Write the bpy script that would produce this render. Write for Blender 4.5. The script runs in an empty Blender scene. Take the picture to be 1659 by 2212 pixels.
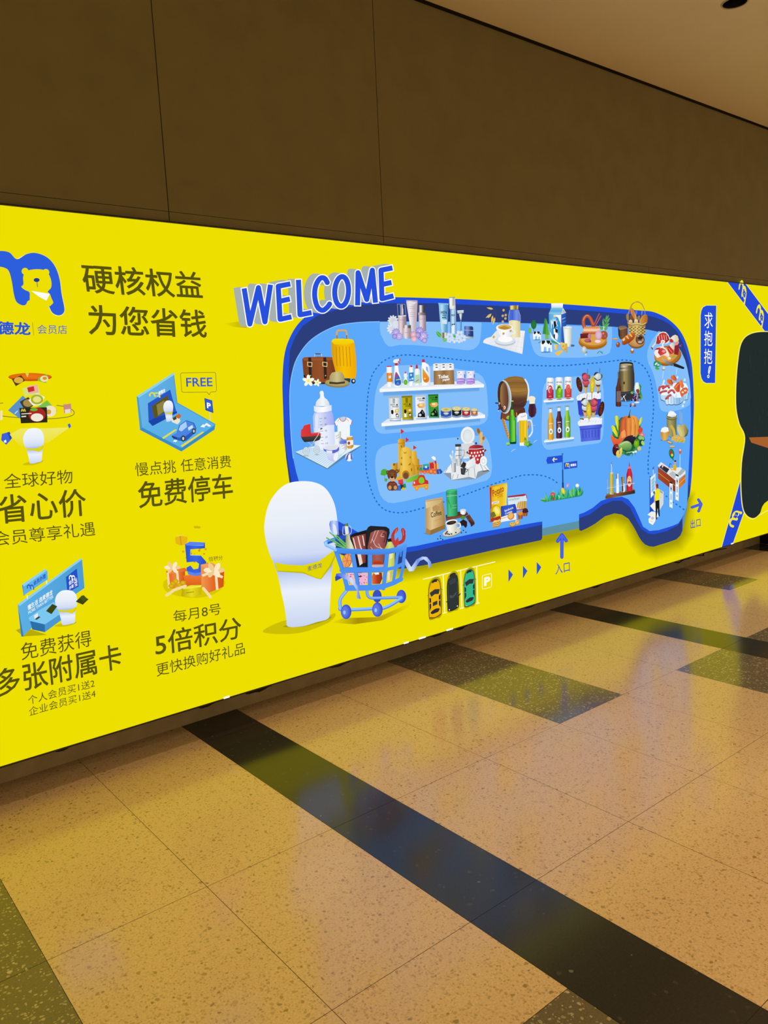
import bpy, bmesh, math, random
from mathutils import Vector, Matrix
from mathutils.geometry import tessellate_polygon

random.seed(7)
SC = bpy.context.scene
COL = SC.collection

# ---------------------------------------------------------------- camera
IMG_W, IMG_H = 1659.0, 2212.0
FPX, YAW, PITCH, ROLL = 1696.385, 0.674970, -0.143596, -0.048846
CAM = Vector((0.0, -3.1729, 1.5))
FWD = Vector((math.sin(YAW) * math.cos(PITCH), math.cos(YAW) * math.cos(PITCH), math.sin(PITCH)))
_r = Vector((math.cos(YAW), -math.sin(YAW), 0.0))
_u = _r.cross(FWD)
RGT = _r * math.cos(ROLL) + _u * math.sin(ROLL)
UPV = _u * math.cos(ROLL) - _r * math.sin(ROLL)
cd = bpy.data.cameras.new('camera')
cam = bpy.data.objects.new('camera', cd)
COL.objects.link(cam)
M = Matrix((RGT, UPV, -FWD)).transposed().to_4x4()
M.translation = CAM
cam.matrix_world = M
cd.sensor_fit = 'AUTO'
cd.sensor_width = 36.0
cd.lens = FPX * 36.0 / IMG_H
cd.clip_start = 0.05
cd.clip_end = 100
SC.camera = cam

# ---------------------------------------------------------------- exposure, world, lamps
SC.view_settings.view_transform = 'Standard'
SC.view_settings.look = 'None'
SC.view_settings.exposure = 0.0
SC.view_settings.gamma = 1.0
SC.view_settings.use_curve_mapping = False

wd = bpy.data.worlds.new('world')
SC.world = wd
wd.use_nodes = True
bg = wd.node_tree.nodes['Background']
bg.inputs[0].default_value = (1.0, 0.76, 0.42, 1)
bg.inputs[1].default_value = 0.42

def lamp(name, loc, size, power, col, spread=150):
    d = bpy.data.lights.new(name, 'AREA')
    d.shape = 'DISK'
    d.size = size
    d.energy = power
    d.color = col
    d.spread = math.radians(spread)
    o = bpy.data.objects.new(name, d)
    o.location = loc
    COL.objects.link(o)
    return o
WARM = (1.0, 0.70, 0.42)
# the row of downlights close to the wall (the one in view is switched off) and the middle row behind the camera
for lx, pw in ((-2.8, 1.6), (-1.0, 1.6), (0.8, 2.2), (2.6, 3.6), (6.2, 3.6), (8.0, 3.6)):
    lamp('ceiling_lamp', (lx, -0.889, 3.47), 0.10, pw, WARM, 75)
for lx, ly, pw in ((0.8, -4.6, 9), (2.4, -4.0, 24), (4.2, -3.2, 26), (6.6, -3.2, 22)):
    lamp('ceiling_lamp', (lx, ly, 3.47), 0.4, pw, WARM, 150)

# print colour scale: what the backlit film sends out
GLOW = 1.0

# ---------------------------------------------------------------- helpers
def lin(h):
    h = h.lstrip('#')
    if len(h) == 3:
        h = ''.join(c * 2 for c in h)
    out = []
    for i in (0, 2, 4):
        c = int(h[i:i + 2], 16) / 255.0
        out.append(c / 12.92 if c <= 0.04045 else ((c + 0.055) / 1.055) ** 2.4)
    return tuple(out)

def mix(a, b, t):
    return tuple(a[i] + (b[i] - a[i]) * t for i in range(3))

def wall_point(px, py, y=0.0):
    """the spot of the sign's face (plane y) seen in the photograph at px, py"""
    d = FWD * FPX + RGT * (px - IMG_W / 2) - UPV * (py - IMG_H / 2)
    t = (y - CAM.y) / d.y
    return (CAM.x + d.x * t, CAM.z + d.z * t)

def setp(o, label=None, cat=None, group=None, kind=None):
    if label: o['label'] = label
    if cat: o['category'] = cat
    if group: o['group'] = group
    if kind: o['kind'] = kind
    return o

def empty(name, loc, **kw):
    o = bpy.data.objects.new(name, None)
    o.location = loc
    o.empty_display_size = 0.1
    COL.objects.link(o)
    bpy.context.view_layer.update()
    return setp(o, **kw)

def link(name, me, mat, parent=None, **kw):
    o = bpy.data.objects.new(name, me)
    if mat is not None:
        for m in (mat if isinstance(mat, (list, tuple)) else [mat]):
            me.materials.append(m)
    COL.objects.link(o)
    if parent is not None:
        o.parent = parent
        p = parent
        loc = Vector((0, 0, 0))
        while p is not None:
            loc += p.location
            p = p.parent
        o.location = -loc
    return setp(o, **kw)

def nodes_of(name):
    m = bpy.data.materials.new(name)
    m.use_nodes = True
    nt = m.node_tree
    return m, nt, nt.nodes['Principled BSDF'], nt.nodes['Material Output']

def plain(name, col, rough=0.6, spec=0.5, metal=0.0, noise=0.0, nscale=30.0):
    m, nt, b, out = nodes_of(name)
    c = lin(col) if isinstance(col, str) else col
    b.inputs['Base Color'].default_value = (*c, 1)
    b.inputs['Roughness'].default_value = rough
    b.inputs['Specular IOR Level'].default_value = spec
    b.inputs['Metallic'].default_value = metal
    if noise:
        tc = nt.nodes.new('ShaderNodeTexCoord')
        n = nt.nodes.new('ShaderNodeTexNoise')
        n.inputs['Scale'].default_value = nscale
        n.inputs['Detail'].default_value = 3
        nt.links.new(tc.outputs['Object'], n.inputs['Vector'])
        r = nt.nodes.new('ShaderNodeValToRGB')
        r.color_ramp.elements[0].position = 0.3
        r.color_ramp.elements[1].position = 0.7
        r.color_ramp.elements[0].color = (*[v * (1 - noise) for v in c], 1)
        r.color_ramp.elements[1].color = (*[min(1, v * (1 + noise)) for v in c], 1)
        nt.links.new(n.outputs['Fac'], r.inputs['Fac'])
        nt.links.new(r.outputs['Color'], b.inputs['Base Color'])
    return m

def box(bm, x0, x1, y0, y1, z0, z1, mi=0):
    v = [bm.verts.new(p) for p in ((x0, y0, z0), (x1, y0, z0), (x1, y1, z0), (x0, y1, z0),
                                   (x0, y0, z1), (x1, y0, z1), (x1, y1, z1), (x0, y1, z1))]
    for f in ((0, 3, 2, 1), (4, 5, 6, 7), (0, 1, 5, 4), (1, 2, 6, 5), (2, 3, 7, 6), (3, 0, 4, 7)):
        bm.faces.new([v[i] for i in f]).material_index = mi

def bm_obj(name, bm, mat, parent=None, **kw):
    me = bpy.data.meshes.new(name)
    bmesh.ops.recalc_face_normals(bm, faces=bm.faces)
    bm.to_mesh(me)
    bm.free()
    return link(name, me, mat, parent, **kw)

def box_obj(name, b, mat, parent=None, bevel=0.0, **kw):
    bm = bmesh.new()
    box(bm, *b)
    if bevel:
        bmesh.ops.bevel(bm, geom=bm.edges[:], offset=bevel, segments=2, affect='EDGES')
    return bm_obj(name, bm, mat, parent, **kw)

# ---------------------------------------------------------------- materials
def film(name, col=None):
    """backlit printed film: gives off its own colour, with a faint sheen"""
    m, nt, b, out = nodes_of(name)
    nt.nodes.remove(b)
    e = nt.nodes.new('ShaderNodeEmission')
    e.inputs['Strength'].default_value = GLOW
    if col is None:
        a = nt.nodes.new('ShaderNodeAttribute')
        a.attribute_name = 'ink'
        nt.links.new(a.outputs['Color'], e.inputs['Color'])
    else:
        e.inputs['Color'].default_value = (*lin(col), 1)
    nt.links.new(e.outputs[0], out.inputs['Surface'])
    return m

YELLOW = '#EDDF00'
M_FILM = film('backlit_yellow_film', YELLOW)
M_INK = film('backlit_ink')
M_INK.cycles.emission_sampling = 'NONE'
M_WALL = plain('dark_wall_panel', '#7e744f', 0.55, 0.3, noise=0.06, nscale=6)
M_KICK = plain('kick_wall', '#c4ae86', 0.6, 0.3, noise=0.1, nscale=12)
M_SEAM = plain('seam_black', '#1d1912', 0.8, 0.1)
M_FRAME = plain('sign_frame', '#2a2620', 0.5, 0.4)
M_CEIL = plain('ceiling_paint', '#eadcbe', 0.9, 0.2, noise=0.02, nscale=3)
M_BLACK = plain('black_plastic', '#0d0d0c', 0.5, 0.4)
M_TAPE = plain('dark_tape', '#1c180c', 0.8, 0.2)
M_RING = plain('lamp_ring', '#b9a98a', 0.4, 0.5)
M_GROUT = plain('tile_joint', '#3d3020', 0.8, 0.2)

def terrazzo(name, base, chipa, chipb, amount, rough, s1=70.0, s2=30.0, spec=0.5):
    m, nt, b, out = nodes_of(name)
    N = nt.nodes.new
    L = nt.links.new
    tc = N('ShaderNodeTexCoord')
    warp = N('ShaderNodeTexNoise')
    warp.inputs['Scale'].default_value = 45
    L(tc.outputs['Object'], warp.inputs['Vector'])
    vm = N('ShaderNodeVectorMath')
    vm.operation = 'MULTIPLY_ADD'
    vm.inputs[1].default_value = (0.016, 0.016, 0)
    L(warp.outputs['Color'], vm.inputs[0])
    L(tc.outputs['Object'], vm.inputs[2])
    last = None
    col = N('ShaderNodeRGB')
    col.outputs[0].default_value = (*lin(base), 1)
    cur = col.outputs[0]
    mott = N('ShaderNodeTexNoise')
    mott.inputs['Scale'].default_value = 160
    mott.inputs['Detail'].default_value = 2
    L(tc.outputs['Object'], mott.inputs['Vector'])
    mr = N('ShaderNodeMapRange')
    mr.inputs['From Min'].default_value = 0.3
    mr.inputs['From Max'].default_value = 0.7
    mr.inputs['To Min'].default_value = 0.88
    mr.inputs['To Max'].default_value = 1.12
    L(mott.outputs['Fac'], mr.inputs['Value'])
    mm = N('ShaderNodeMixRGB')
    mm.blend_type = 'MULTIPLY'
    mm.inputs[0].default_value = 1
    L(cur, mm.inputs[1])
    L(mr.outputs[0], mm.inputs[2])
    cur = mm.outputs[0]
    for sc_, chip, keep, rad in ((s1, chipa, amount, 0.36), (s2, chipb, amount * 0.35, 0.26)):
        v = N('ShaderNodeTexVoronoi')
        v.voronoi_dimensions = '2D'
        v.inputs['Scale'].default_value = sc_
        L(vm.outputs[0], v.inputs['Vector'])
        lt = N('ShaderNodeMath')
        lt.operation = 'LESS_THAN'
        L(v.outputs['Distance'], lt.inputs[0])
        sep = N('ShaderNodeSeparateColor')
        L(v.outputs['Color'], sep.inputs[0])
        rr = N('ShaderNodeMath')
        rr.operation = 'MULTIPLY'
        L(sep.outputs[1], rr.inputs[0])
        rr.inputs[1].default_value = rad * 1.4
        L(rr.outputs[0], lt.inputs[1])
        pick = N('ShaderNodeMath')
        pick.operation = 'LESS_THAN'
        L(sep.outputs[0], pick.inputs[0])
        pick.inputs[1].default_value = keep
        mu = N('ShaderNodeMath')
        mu.operation = 'MULTIPLY'
        L(lt.outputs[0], mu.inputs[0])
        L(pick.outputs[0], mu.inputs[1])
        shade = N('ShaderNodeMixRGB')
        shade.inputs[1].default_value = (*lin(chip), 1)
        shade.inputs[2].default_value = (*mix(lin(chip), lin(base), 0.6), 1)
        L(sep.outputs[2], shade.inputs[0])
        mx = N('ShaderNodeMixRGB')
        L(mu.outputs[0], mx.inputs[0])
        L(cur, mx.inputs[1])
        L(shade.outputs[0], mx.inputs[2])
        cur = mx.outputs[0]
    L(cur, b.inputs['Base Color'])
    b.inputs['Roughness'].default_value = rough
    b.inputs['Specular IOR Level'].default_value = spec
    return m
M_BEIGE = terrazzo('beige_terrazzo', '#d8bb90', '#b8996a', '#98825a', 0.6, 0.15, 120.0, 62.0)
M_GREY = terrazzo('dark_grey_terrazzo', '#6f6650', '#b5a98a', '#c2b698', 0.42, 0.12, 100.0, 55.0)
M_STRIPE = terrazzo('black_terrazzo', '#343330', '#484640', '#7a766c', 0.05, 0.15, spec=0.38)

# ---------------------------------------------------------------- the setting
ZT, ZB, ZC, YK = 2.2633, 0.1741, 3.50, 0.2457     # sign top, sign bottom, ceiling, kick wall
XS = 5.8935                                       # joint between the two signs
XL, XR, YN = -4.2, 9.2, -6.0                      # ends of the corridor that is built

# floor: joints across (x) and along (y) the corridor
def build_floor():
    xs = [XL, -1.2785, -0.9865, -0.50, -0.0225, 0.464, 0.951, 1.4375, 1.7296, 2.216, 2.703, 3.1895, 3.671,
          4.1535, 4.4303, 4.917, 5.405, 5.84, 6.33, 6.87, 7.16, 7.65, 8.14, 8.62, XR]
    ys = [0.5, 0.0, -0.39, -0.997, -1.681, -2.027, -2.376, -3.06, -4.06, -5.06, YN]
    dark = lambda x, y: ((-0.03 < x < 0.47 and -1.69 < y < 0.01) or (2.70 < x < 3.19 and y > -1.0) or
                         (0.95 < x < 1.44 and -3.07 < y < -2.02) or (3.67 < x < 4.16 and -1.69 < y < -0.99) or
                         (4.43 < x < 4.92 and -1.69 < y < -0.99) or (5.40 < x < 5.85 and y > -0.4) or
                         (6.32 < x < 6.88 and -1.69 < y < -0.99))
    black = lambda x: -1.2785 < x < -0.9865 or 1.4375 < x < 1.7296 or 4.1535 < x < 4.4303 or 6.87 < x < 7.16
    bm = bmesh.new()
    g = 0.0008
    def quad(x0, x1, y0, y1, mi, z=0.0):
        v = [bm.verts.new(p) for p in ((x0, y0, z), (x1, y0, z), (x1, y1, z), (x0, y1, z))]
        bm.faces.new(v).material_index = mi
    quad(XL, XR, YN, 0.5, 3, -0.0012)
    ys = sorted(ys)
    for i in range(len(xs) - 1):
        xm = (xs[i] + xs[i + 1]) / 2
        # rows: a joint shows only where the photograph shows one
        cuts = [y for y in ys if not (abs(y + 0.39) < 1e-6 and not 5.4 < xm < 5.85)]
        cuts = [y for y in cuts if not (abs(y + 2.027) < 1e-6 and not 0.95 < xm < 1.44)]
        cuts = [y for y in cuts if not (abs(y) < 1e-6 and not black(xm))]
        cuts = [y for y in cuts if not (abs(y + 2.376) < 1e-6 and xm < 1.44)]
        for j in range(len(cuts) - 1):
            ym = (cuts[j] + cuts[j + 1]) / 2
            mi = 2 if black(xm) else (1 if dark(xm, ym) else 0)
            gx0 = 0 if i == 0 else g
            quad(xs[i] + gx0, xs[i + 1] - g, cuts[j] + g, cuts[j + 1] - g, mi)
    me = bpy.data.meshes.new('floor')
    bm.normal_update()
    bm.to_mesh(me)
    bm.free()
    return link('floor', me, [M_BEIGE, M_GREY, M_STRIPE, M_GROUT], kind='structure',
                label='polished beige terrazzo floor with dark grey slabs and black cross stripes')
build_floor()
box_obj('floor_bed', (XL, XR, YN, 0.5, -0.12, -0.0013), M_GROUT, kind='structure')

# upper wall of dark panels with narrow upright joints, and the ledge strip above the sign
def build_wall():
    bm = bmesh.new()
    seams = [XL, -3.112, -1.963, -0.814, 0.335, 1.4833, 2.6320, XR]
    g = 0.002
    for a, b_ in zip(seams[:-1], seams[1:]):
        box(bm, a + g, b_ - g, 0.012, 0.05, ZT + 0.048, ZC - 0.016)
    return bm_obj('wall_back', bm, M_WALL, kind='structure', label='dark brown panelled wall above the yellow sign')
build_wall()
bm = bmesh.new()
for a, b_ in ((XL, 1.4813), (1.4853, 2.630), (2.634, 5.0), (5.003, XR)):
    box(bm, a, b_, 0.012, 0.05, ZT + 0.006, ZT + 0.046)
bm_obj('trim_1', bm, M_WALL, kind='structure', label='narrow dark ledge strip just above the yellow sign')
box_obj('wall_backing', (XL, XR, 0.05, 0.24, ZT + 0.004, ZC), M_SEAM, kind='structure')
box_obj('trim_2', (XL, XR, 0.006, 0.05, ZC - 0.016, ZC), M_SEAM, kind='structure',
        label='black shadow gap where the dark wall meets the ceiling')
box_obj('wall_kick', (XL, 7.185, YK, 0.45, 0.0, ZB + 0.05), M_KICK, kind='structure',
        label='recessed brown wall strip under the yellow sign')
box_obj('trim_3', (7.185, XR, -0.02, 0.45, 0.0, ZB - 0.01), M_BLACK, kind='structure',
        label='black block standing under the far end of the second sign')

# ceiling with the hole of the downlight
DLX, DLY, DLR = 4.397, -0.889, 0.062
def build_ceiling():
    bm = bmesh.new()
    n = 40
    ring = [bm.verts.new((DLX + DLR * math.cos(2 * math.pi * k / n), DLY + DLR * math.sin(2 * math.pi * k / n), ZC)) for k in range(n)]
    sq = []
    for k in range(n):
        a = 2 * math.pi * k / n
        s = 0.2 / max(abs(math.cos(a)), abs(math.sin(a)))
        sq.append(bm.verts.new((DLX + s * math.cos(a), DLY + s * math.sin(a), ZC)))
    for k in range(n):
        bm.faces.new((ring[k], sq[k], sq[(k + 1) % n], ring[(k + 1) % n]))
    for x0, x1, y0, y1 in ((XL, XR, YN, DLY - 0.2), (XL, XR, DLY + 0.2, 0.06), (XL, DLX - 0.2, DLY - 0.2, DLY + 0.2), (DLX + 0.2, XR, DLY - 0.2, DLY + 0.2)):
        bm.faces.new([bm.verts.new(p) for p in ((x0, y0, ZC), (x1, y0, ZC), (x1, y1, ZC), (x0, y1, ZC))])
    for f in bm.faces:
        f.normal_update()
        if f.normal.z > 0: f.normal_flip()
    me = bpy.data.meshes.new('ceiling')
    bm.to_mesh(me)
    bm.free()
    return link('ceiling', me, M_CEIL, kind='structure', label='plain beige plaster ceiling over the corridor')
build_ceiling()
box_obj('ceiling_slab', (XL, XR, YN, 0.5, ZC + 0.2, ZC + 0.3), M_CEIL, kind='structure')

def lathe(bm, prof, cx, cy, n=40):
    rings = []
    for r, z in prof:
        rings.append([bm.verts.new((cx + r * math.cos(2 * math.pi * k / n), cy + r * math.sin(2 * math.pi * k / n), z)) for k in range(n)])
    for a, b_ in zip(rings[:-1], rings[1:]):
        for k in range(n):
            bm.faces.new((a[k], a[(k + 1) % n], b_[(k + 1) % n], b_[k]))
    return rings
dl = empty('downlight', (DLX, DLY, ZC), label='round black recessed downlight, switched off, in the beige ceiling', cat='ceiling light')
bm = bmesh.new()
lathe(bm, [(DLR - 0.001, ZC + 0.002), (DLR - 0.001, ZC - 0.003), (DLR + 0.006, ZC - 0.003), (DLR + 0.008, ZC - 0.0005)], DLX, DLY)
bm_obj('trim_ring', bm, M_RING, dl, label='pale thin trim ring')
bm = bmesh.new()
rg = lathe(bm, [(DLR - 0.001, ZC), (DLR - 0.008, ZC + 0.09), (0.03, ZC + 0.10)], DLX, DLY)
bm.faces.new(rg[-1])
bm_obj('reflector_can', bm, M_BLACK, dl)
bm = bmesh.new()
rg = lathe(bm, [(0.028, ZC + 0.098), (0.028, ZC + 0.07), (0.02, ZC + 0.062)], DLX, DLY, 20)
bm.faces.new(rg[-1])
bm_obj('lamp_bulb', bm, plain('dull_glass', '#2a2620', 0.2, 0.5), dl)

# ---------------------------------------------------------------- the two light boxes
SIGN = empty('light_box_sign', (2.0, 0.12, ZB), cat='sign',
             label='long yellow backlit store sign with a blue floor-plan picture and Chinese lettering')
SIGN2 = empty('light_box_sign', (7.4, 0.12, ZB), cat='sign',
              label='yellow backlit sign with a blue ribbon border and large dark furry shape, beyond the joint')
def sign_body(root, x0, x1):
    bm = bmesh.new()
    box(bm, x0, x1, 0.0, 0.004, ZB + 0.002, ZT - 0.002)
    bm_obj('light_panel', bm, M_FILM, root)
    bm = bmesh.new()
    box(bm, x0, x1, 0.006, YK - 0.002, ZB, ZT)
    bm_obj('box_body', bm, M_FRAME, root)
    bm = bmesh.new()
    box(bm, x0, x1, -0.006, 0.005, ZT - 0.0015, ZT + 0.005)
    bm_obj('edge_trim', bm, M_FRAME, root, label='thin dark edging')
    bm = bmesh.new()
    box(bm, x0, x1, -0.004, 0.005, ZB - 0.004, ZB + 0.0015)
    bm_obj('edge_trim', bm, M_FRAME, root, label='thin dark edging')
sign_body(SIGN, XL, XS - 0.0012)
sign_body(SIGN2, XS + 0.0012, XR)

# ---------------------------------------------------------------- printed artwork on the sign's face
EPS = 0.0001

def smooth_pts(p, closed=True, n=6):
    out = []
    m = len(p)
    rng = range(m) if closed else range(m - 1)
    for i in rng:
        if closed:
            a, b_, c, d = p[(i - 1) % m], p[i], p[(i + 1) % m], p[(i + 2) % m]
        else:
            a, b_, c, d = p[max(i - 1, 0)], p[i], p[i + 1], p[min(i + 2, m - 1)]
        for k in range(n):
            t = k / n
            out.append(tuple(0.5 * (2 * b_[j] + (c[j] - a[j]) * t + (2 * a[j] - 5 * b_[j] + 4 * c[j] - d[j]) * t * t +
                                    (3 * b_[j] - a[j] - 3 * c[j] + d[j]) * t ** 3) for j in (0, 1)))
    if not closed:
        out.append(tuple(p[-1]))
    return out

def clip(poly, fn):
    out = []
    for i in range(len(poly)):
        a, b_ = poly[i], poly[(i + 1) % len(poly)]
        fa, fb = fn(a), fn(b_)
        if fa >= 0: out.append(a)
        if (fa >= 0) != (fb >= 0):
            t = fa / (fa - fb)
            out.append((a[0] + (b_[0] - a[0]) * t, a[1] + (b_[1] - a[1]) * t))
    return out

def PT(s):
    if not isinstance(s, str): return [tuple(q) for q in s]
    return [tuple(float(v) for v in q.split(',')) for q in s.split()]

CROPS = {'C1': (0, 500, 2.9625), 'C2': (0, 1000, 2.9625), 'C3': (480, 540, 4.1475), 'C4': (480, 980, 3.456),
         'C5': (1459, 580, 5.53), 'C6': (1459, 940, 5.53), 'D1': (820, 620, 6.9125), 'D2': (1030, 630, 7.541),
         'D3': (1230, 630, 8.295), 'D4': (1380, 700, 11.057), 'D5': (800, 760, 6.381), 'D6': (620, 820, 9.217),
         'E1': (1050, 780, 10.057), 'E2': (1160, 770, 10.056), 'E3': (1290, 760, 9.215), 'E4': (1380, 860, 6.914),
         'E5': (1280, 960, 11.058), 'E6': (1150, 960, 11.85), 'F1': (800, 900, 5.925), 'F2': (900, 1020, 6.381),
         'F3': (680, 1100, 5.925), 'F4': (890, 1180, 4.484), 'F5': (1080, 1040, 3.607), 'P': (0, 0, 1.0)}

class Art:
    """one printed picture: layers of flat ink on the sign's face, drawn in the frame of a close-up of it"""
    def __init__(self, name, parent, crop, z=14, label=None):
        self.name, self.parent, self.label = name, parent, label
        self.c = CROPS[crop]
        self.z = z
        self.v, self.f, self.col = [], [], []
    def frame(self, crop):
        self.c = CROPS[crop]
        return self
    def w(self, p):
        x0, y0, k = self.c
        q = wall_point(x0 + p[0] / k, y0 + p[1] / k)
        return (q[0], -0.0003 - EPS * self.z, q[1])
    def tri(self, pts, cols):
        i = len(self.v)
        for p, c in zip(pts, cols):
            self.v.append(self.w(p))
            self.col.append(c)
        self.f.append(tuple(range(i, i + len(pts))))
    def tess(self, pts):
        t = tessellate_polygon([[Vector((p[0], p[1], 0)) for p in pts]])
        return [[pts[i] for i in q] for q in t]
    def P(self, col, pts, s=0, hold=0, n=6):
        pts = PT(pts)
        if s: pts = smooth_pts(pts, True, n)
        c = lin(col)
        if not hold: self.z += 1
        for t in self.tess(pts): self.tri(t, [c] * 3)
        return self
    def G(self, stops, pts, ang=0, s=0, hold=0, n=6):
        """linear print gradient; stops '#a #b #c' evenly spaced; ang 0 = across, 90 = down"""
        pts = PT(pts)
        if s: pts = smooth_pts(pts, True, n)
        if isinstance(stops, str): stops = stops.split()
        st = []
        for i, c in enumerate(stops):
            if ':' in c:
                t, c = c.split(':')
                st.append((float(t), lin(c)))
            else:
                st.append((i / (len(stops) - 1), lin(c)))
        dx, dy = math.cos(math.radians(ang)), math.sin(math.radians(ang))
        pr = [p[0] * dx + p[1] * dy for p in pts]
        lo, hi = min(pr), max(pr)
        T = lambda p: ((p[0] * dx + p[1] * dy) - lo) / (hi - lo)
        if not hold: self.z += 1
        tr = self.tess(pts)
        for (ta, ca), (tb, cb) in zip(st[:-1], st[1:]):
            if tb - ta < 1e-6: continue
            for t in tr:
                q = clip(clip(t, lambda p: T(p) - ta), lambda p: tb - T(p))
                if len(q) >= 3:
                    self.tri(q, [mix(ca, cb, min(1, max(0, (T(p) - ta) / (tb - ta)))) for p in q])
        return self
    def E(self, col, cx, cy, rx, ry=None, rot=0, edge=None, hold=0, n=20, off=(0, 0)):
        ry = rx if ry is None else ry
        cr, sr = math.cos(math.radians(rot)), math.sin(math.radians(rot))
        if not hold: self.z += 1
        c = lin(col)
        e = lin(edge) if edge else c
        ring = []
        for k in range(n):
            a = 2 * math.pi * k / n
            x, y = rx * math.cos(a), ry * math.sin(a)
            ring.append((cx + x * cr - y * sr, cy + x * sr + y * cr))
        o = (cx + off[0] * rx, cy + off[1] * ry)
        for k in range(n):
            self.tri([o, ring[k], ring[(k + 1) % n]], [c, e, e])
        return self
    def L(self, col, wd_, pts, closed=0, s=0, hold=0, joints=1, n=6):
        pts = PT(pts)
        if s: pts = smooth_pts(pts, bool(closed), n)
        c = lin(col)
        if not hold: self.z += 1
        m = len(pts)
        segs = [(pts[i], pts[(i + 1) % m]) for i in range(m if closed else m - 1)]
        for a, b_ in segs:
            dx, dy = b_[0] - a[0], b_[1] - a[1]
            l = math.hypot(dx, dy)
            if l < 1e-9: continue
            nx, ny = -dy / l * wd_ / 2, dx / l * wd_ / 2
            self.tri([(a[0] + nx, a[1] + ny), (b_[0] + nx, b_[1] + ny), (b_[0] - nx, b_[1] - ny), (a[0] - nx, a[1] - ny)], [c] * 4)
        if joints:
            for p in (pts[1:-1] if joints == 2 and not closed else pts): self.E(col, p[0], p[1], wd_ / 2, hold=1, n=10)
        return self
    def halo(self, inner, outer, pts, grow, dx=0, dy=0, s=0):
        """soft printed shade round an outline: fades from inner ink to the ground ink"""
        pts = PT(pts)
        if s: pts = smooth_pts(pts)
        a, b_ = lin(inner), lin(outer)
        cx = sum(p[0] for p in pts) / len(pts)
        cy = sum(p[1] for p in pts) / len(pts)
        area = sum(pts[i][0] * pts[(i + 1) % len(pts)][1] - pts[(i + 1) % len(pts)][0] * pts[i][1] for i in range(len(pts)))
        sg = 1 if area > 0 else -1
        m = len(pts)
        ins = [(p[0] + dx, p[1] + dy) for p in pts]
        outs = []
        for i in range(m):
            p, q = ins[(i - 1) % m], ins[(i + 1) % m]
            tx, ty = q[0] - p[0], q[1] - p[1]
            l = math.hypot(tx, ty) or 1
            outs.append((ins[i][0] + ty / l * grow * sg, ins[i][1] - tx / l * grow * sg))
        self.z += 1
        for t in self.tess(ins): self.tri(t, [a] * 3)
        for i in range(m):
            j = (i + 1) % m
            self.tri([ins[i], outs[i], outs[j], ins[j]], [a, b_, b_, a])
        return self
    def text(self, s, bl, br, tl, col, bold=0.0, hold=0, res=3):
        cu = bpy.data.curves.new('lettering', 'FONT')
        cu.body = s
        cu.resolution_u = res
        cu.fill_mode = 'FRONT'
        o = bpy.data.objects.new('lettering', cu)
        COL.objects.link(o)
        bpy.context.view_layer.update()
        dg = bpy.context.evaluated_depsgraph_get()
        ev = o.evaluated_get(dg)
        me = ev.to_mesh()
        vs = [(v.co.x, v.co.y) for v in me.vertices]
        fs = [tuple(p.vertices) for p in me.polygons]
        ev.to_mesh_clear()
        bpy.data.objects.remove(o)
        bpy.data.curves.remove(cu)
        if not vs: return self
        x0, x1 = min(v[0] for v in vs), max(v[0] for v in vs)
        y0, y1 = min(v[1] for v in vs), max(v[1] for v in vs)
        if not hold: self.z += 1
        A, B, T = self.w(bl), self.w(br), self.w(tl)
        c = lin(col)
        i0 = len(self.v)
        # heavier weights: the same outline laid over itself in a small ring of shifts
        sh = [(0, 0)]
        if bold > 0:
            n = 12 if bold > .012 else 8
            sh = [(bold * math.cos(2 * math.pi * k / n), bold * math.sin(2 * math.pi * k / n)) for k in range(n)]
        x0 -= bold; x1 += bold; y0 -= bold; y1 += bold
        for sx, sy in sh:
            i0 = len(self.v)
            for x, y in vs:
                a, b_ = (x + sx - x0) / (x1 - x0), (y + sy - y0) / (y1 - y0)
                self.v.append(tuple(A[j] + (B[j] - A[j]) * a + (T[j] - A[j]) * b_ for j in range(3)))
                self.col.append(c)
            for f in fs: self.f.append(tuple(i0 + k for k in f))
        return self
    def done(self, mat=None):
        me = bpy.data.meshes.new(self.name)
        # wind every face to look out of the wall (-Y)
        fs = []
        for f in self.f:
            a, b_, c = (self.v[k] for k in f[:3])
            ny = (b_[2] - a[2]) * (c[0] - a[0]) - (b_[0] - a[0]) * (c[2] - a[2])
            fs.append(f if ny < 0 else f[::-1])
        me.from_pydata(self.v, [], fs)
        at = me.color_attributes.new('ink', 'FLOAT_COLOR', 'POINT')
        for i, c in enumerate(self.col): at.data[i].color = (*c, 1)
        me.update()
        self.obj = link(self.name, me, mat or M_INK, self.parent)
        if self.label: self.obj['label'] = self.label
        return self.obj

OLIVE, BLUE, NAVY = '#57520f', '#2450d4', '#2c3e7c'

# ---- slogans and small captions
def caption(name, crop, lines, col=OLIVE):
    a = Art(name, SIGN, crop, 3)
    for s, bl, br, tl, b_ in lines:
        a.text(s, bl, br, tl, col, b_, hold=1)
    return a.done()
caption('slogan_lettering', 'C1', [
    ('硬核权益', (538, 394), (1300, 433), (513, 203), .014),
    ('为您省钱', (570, 662), (1325, 681), (556, 466), .014)])
caption('caption_lettering', 'C1', [('全球好物', (28, 1648), (467, 1611), (20, 1553), .0)])
caption('caption_lettering', 'C2', [('省心价', (-4, 395), (556, 338), (-20, 207), .012)])
caption('caption_lettering', 'C2', [('会员尊享礼遇', (-42, 536), (611, 463), (-52, 441), -.004)])
caption('caption_lettering', 'C1', [('慢点挑', (868, 1568), (1128, 1544), (860, 1481), .0),
                                    ('任意消费', (1160, 1540), (1480, 1510), (1152, 1457), .0)])
caption('caption_lettering', 'C2', [('免费停车', (889, 294), (1492, 222), (878, 121), .012)])
caption('caption_lettering', 'C2', [('免费获得', (138, 1266), (587, 1171), (128, 1156), .0)])
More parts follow.
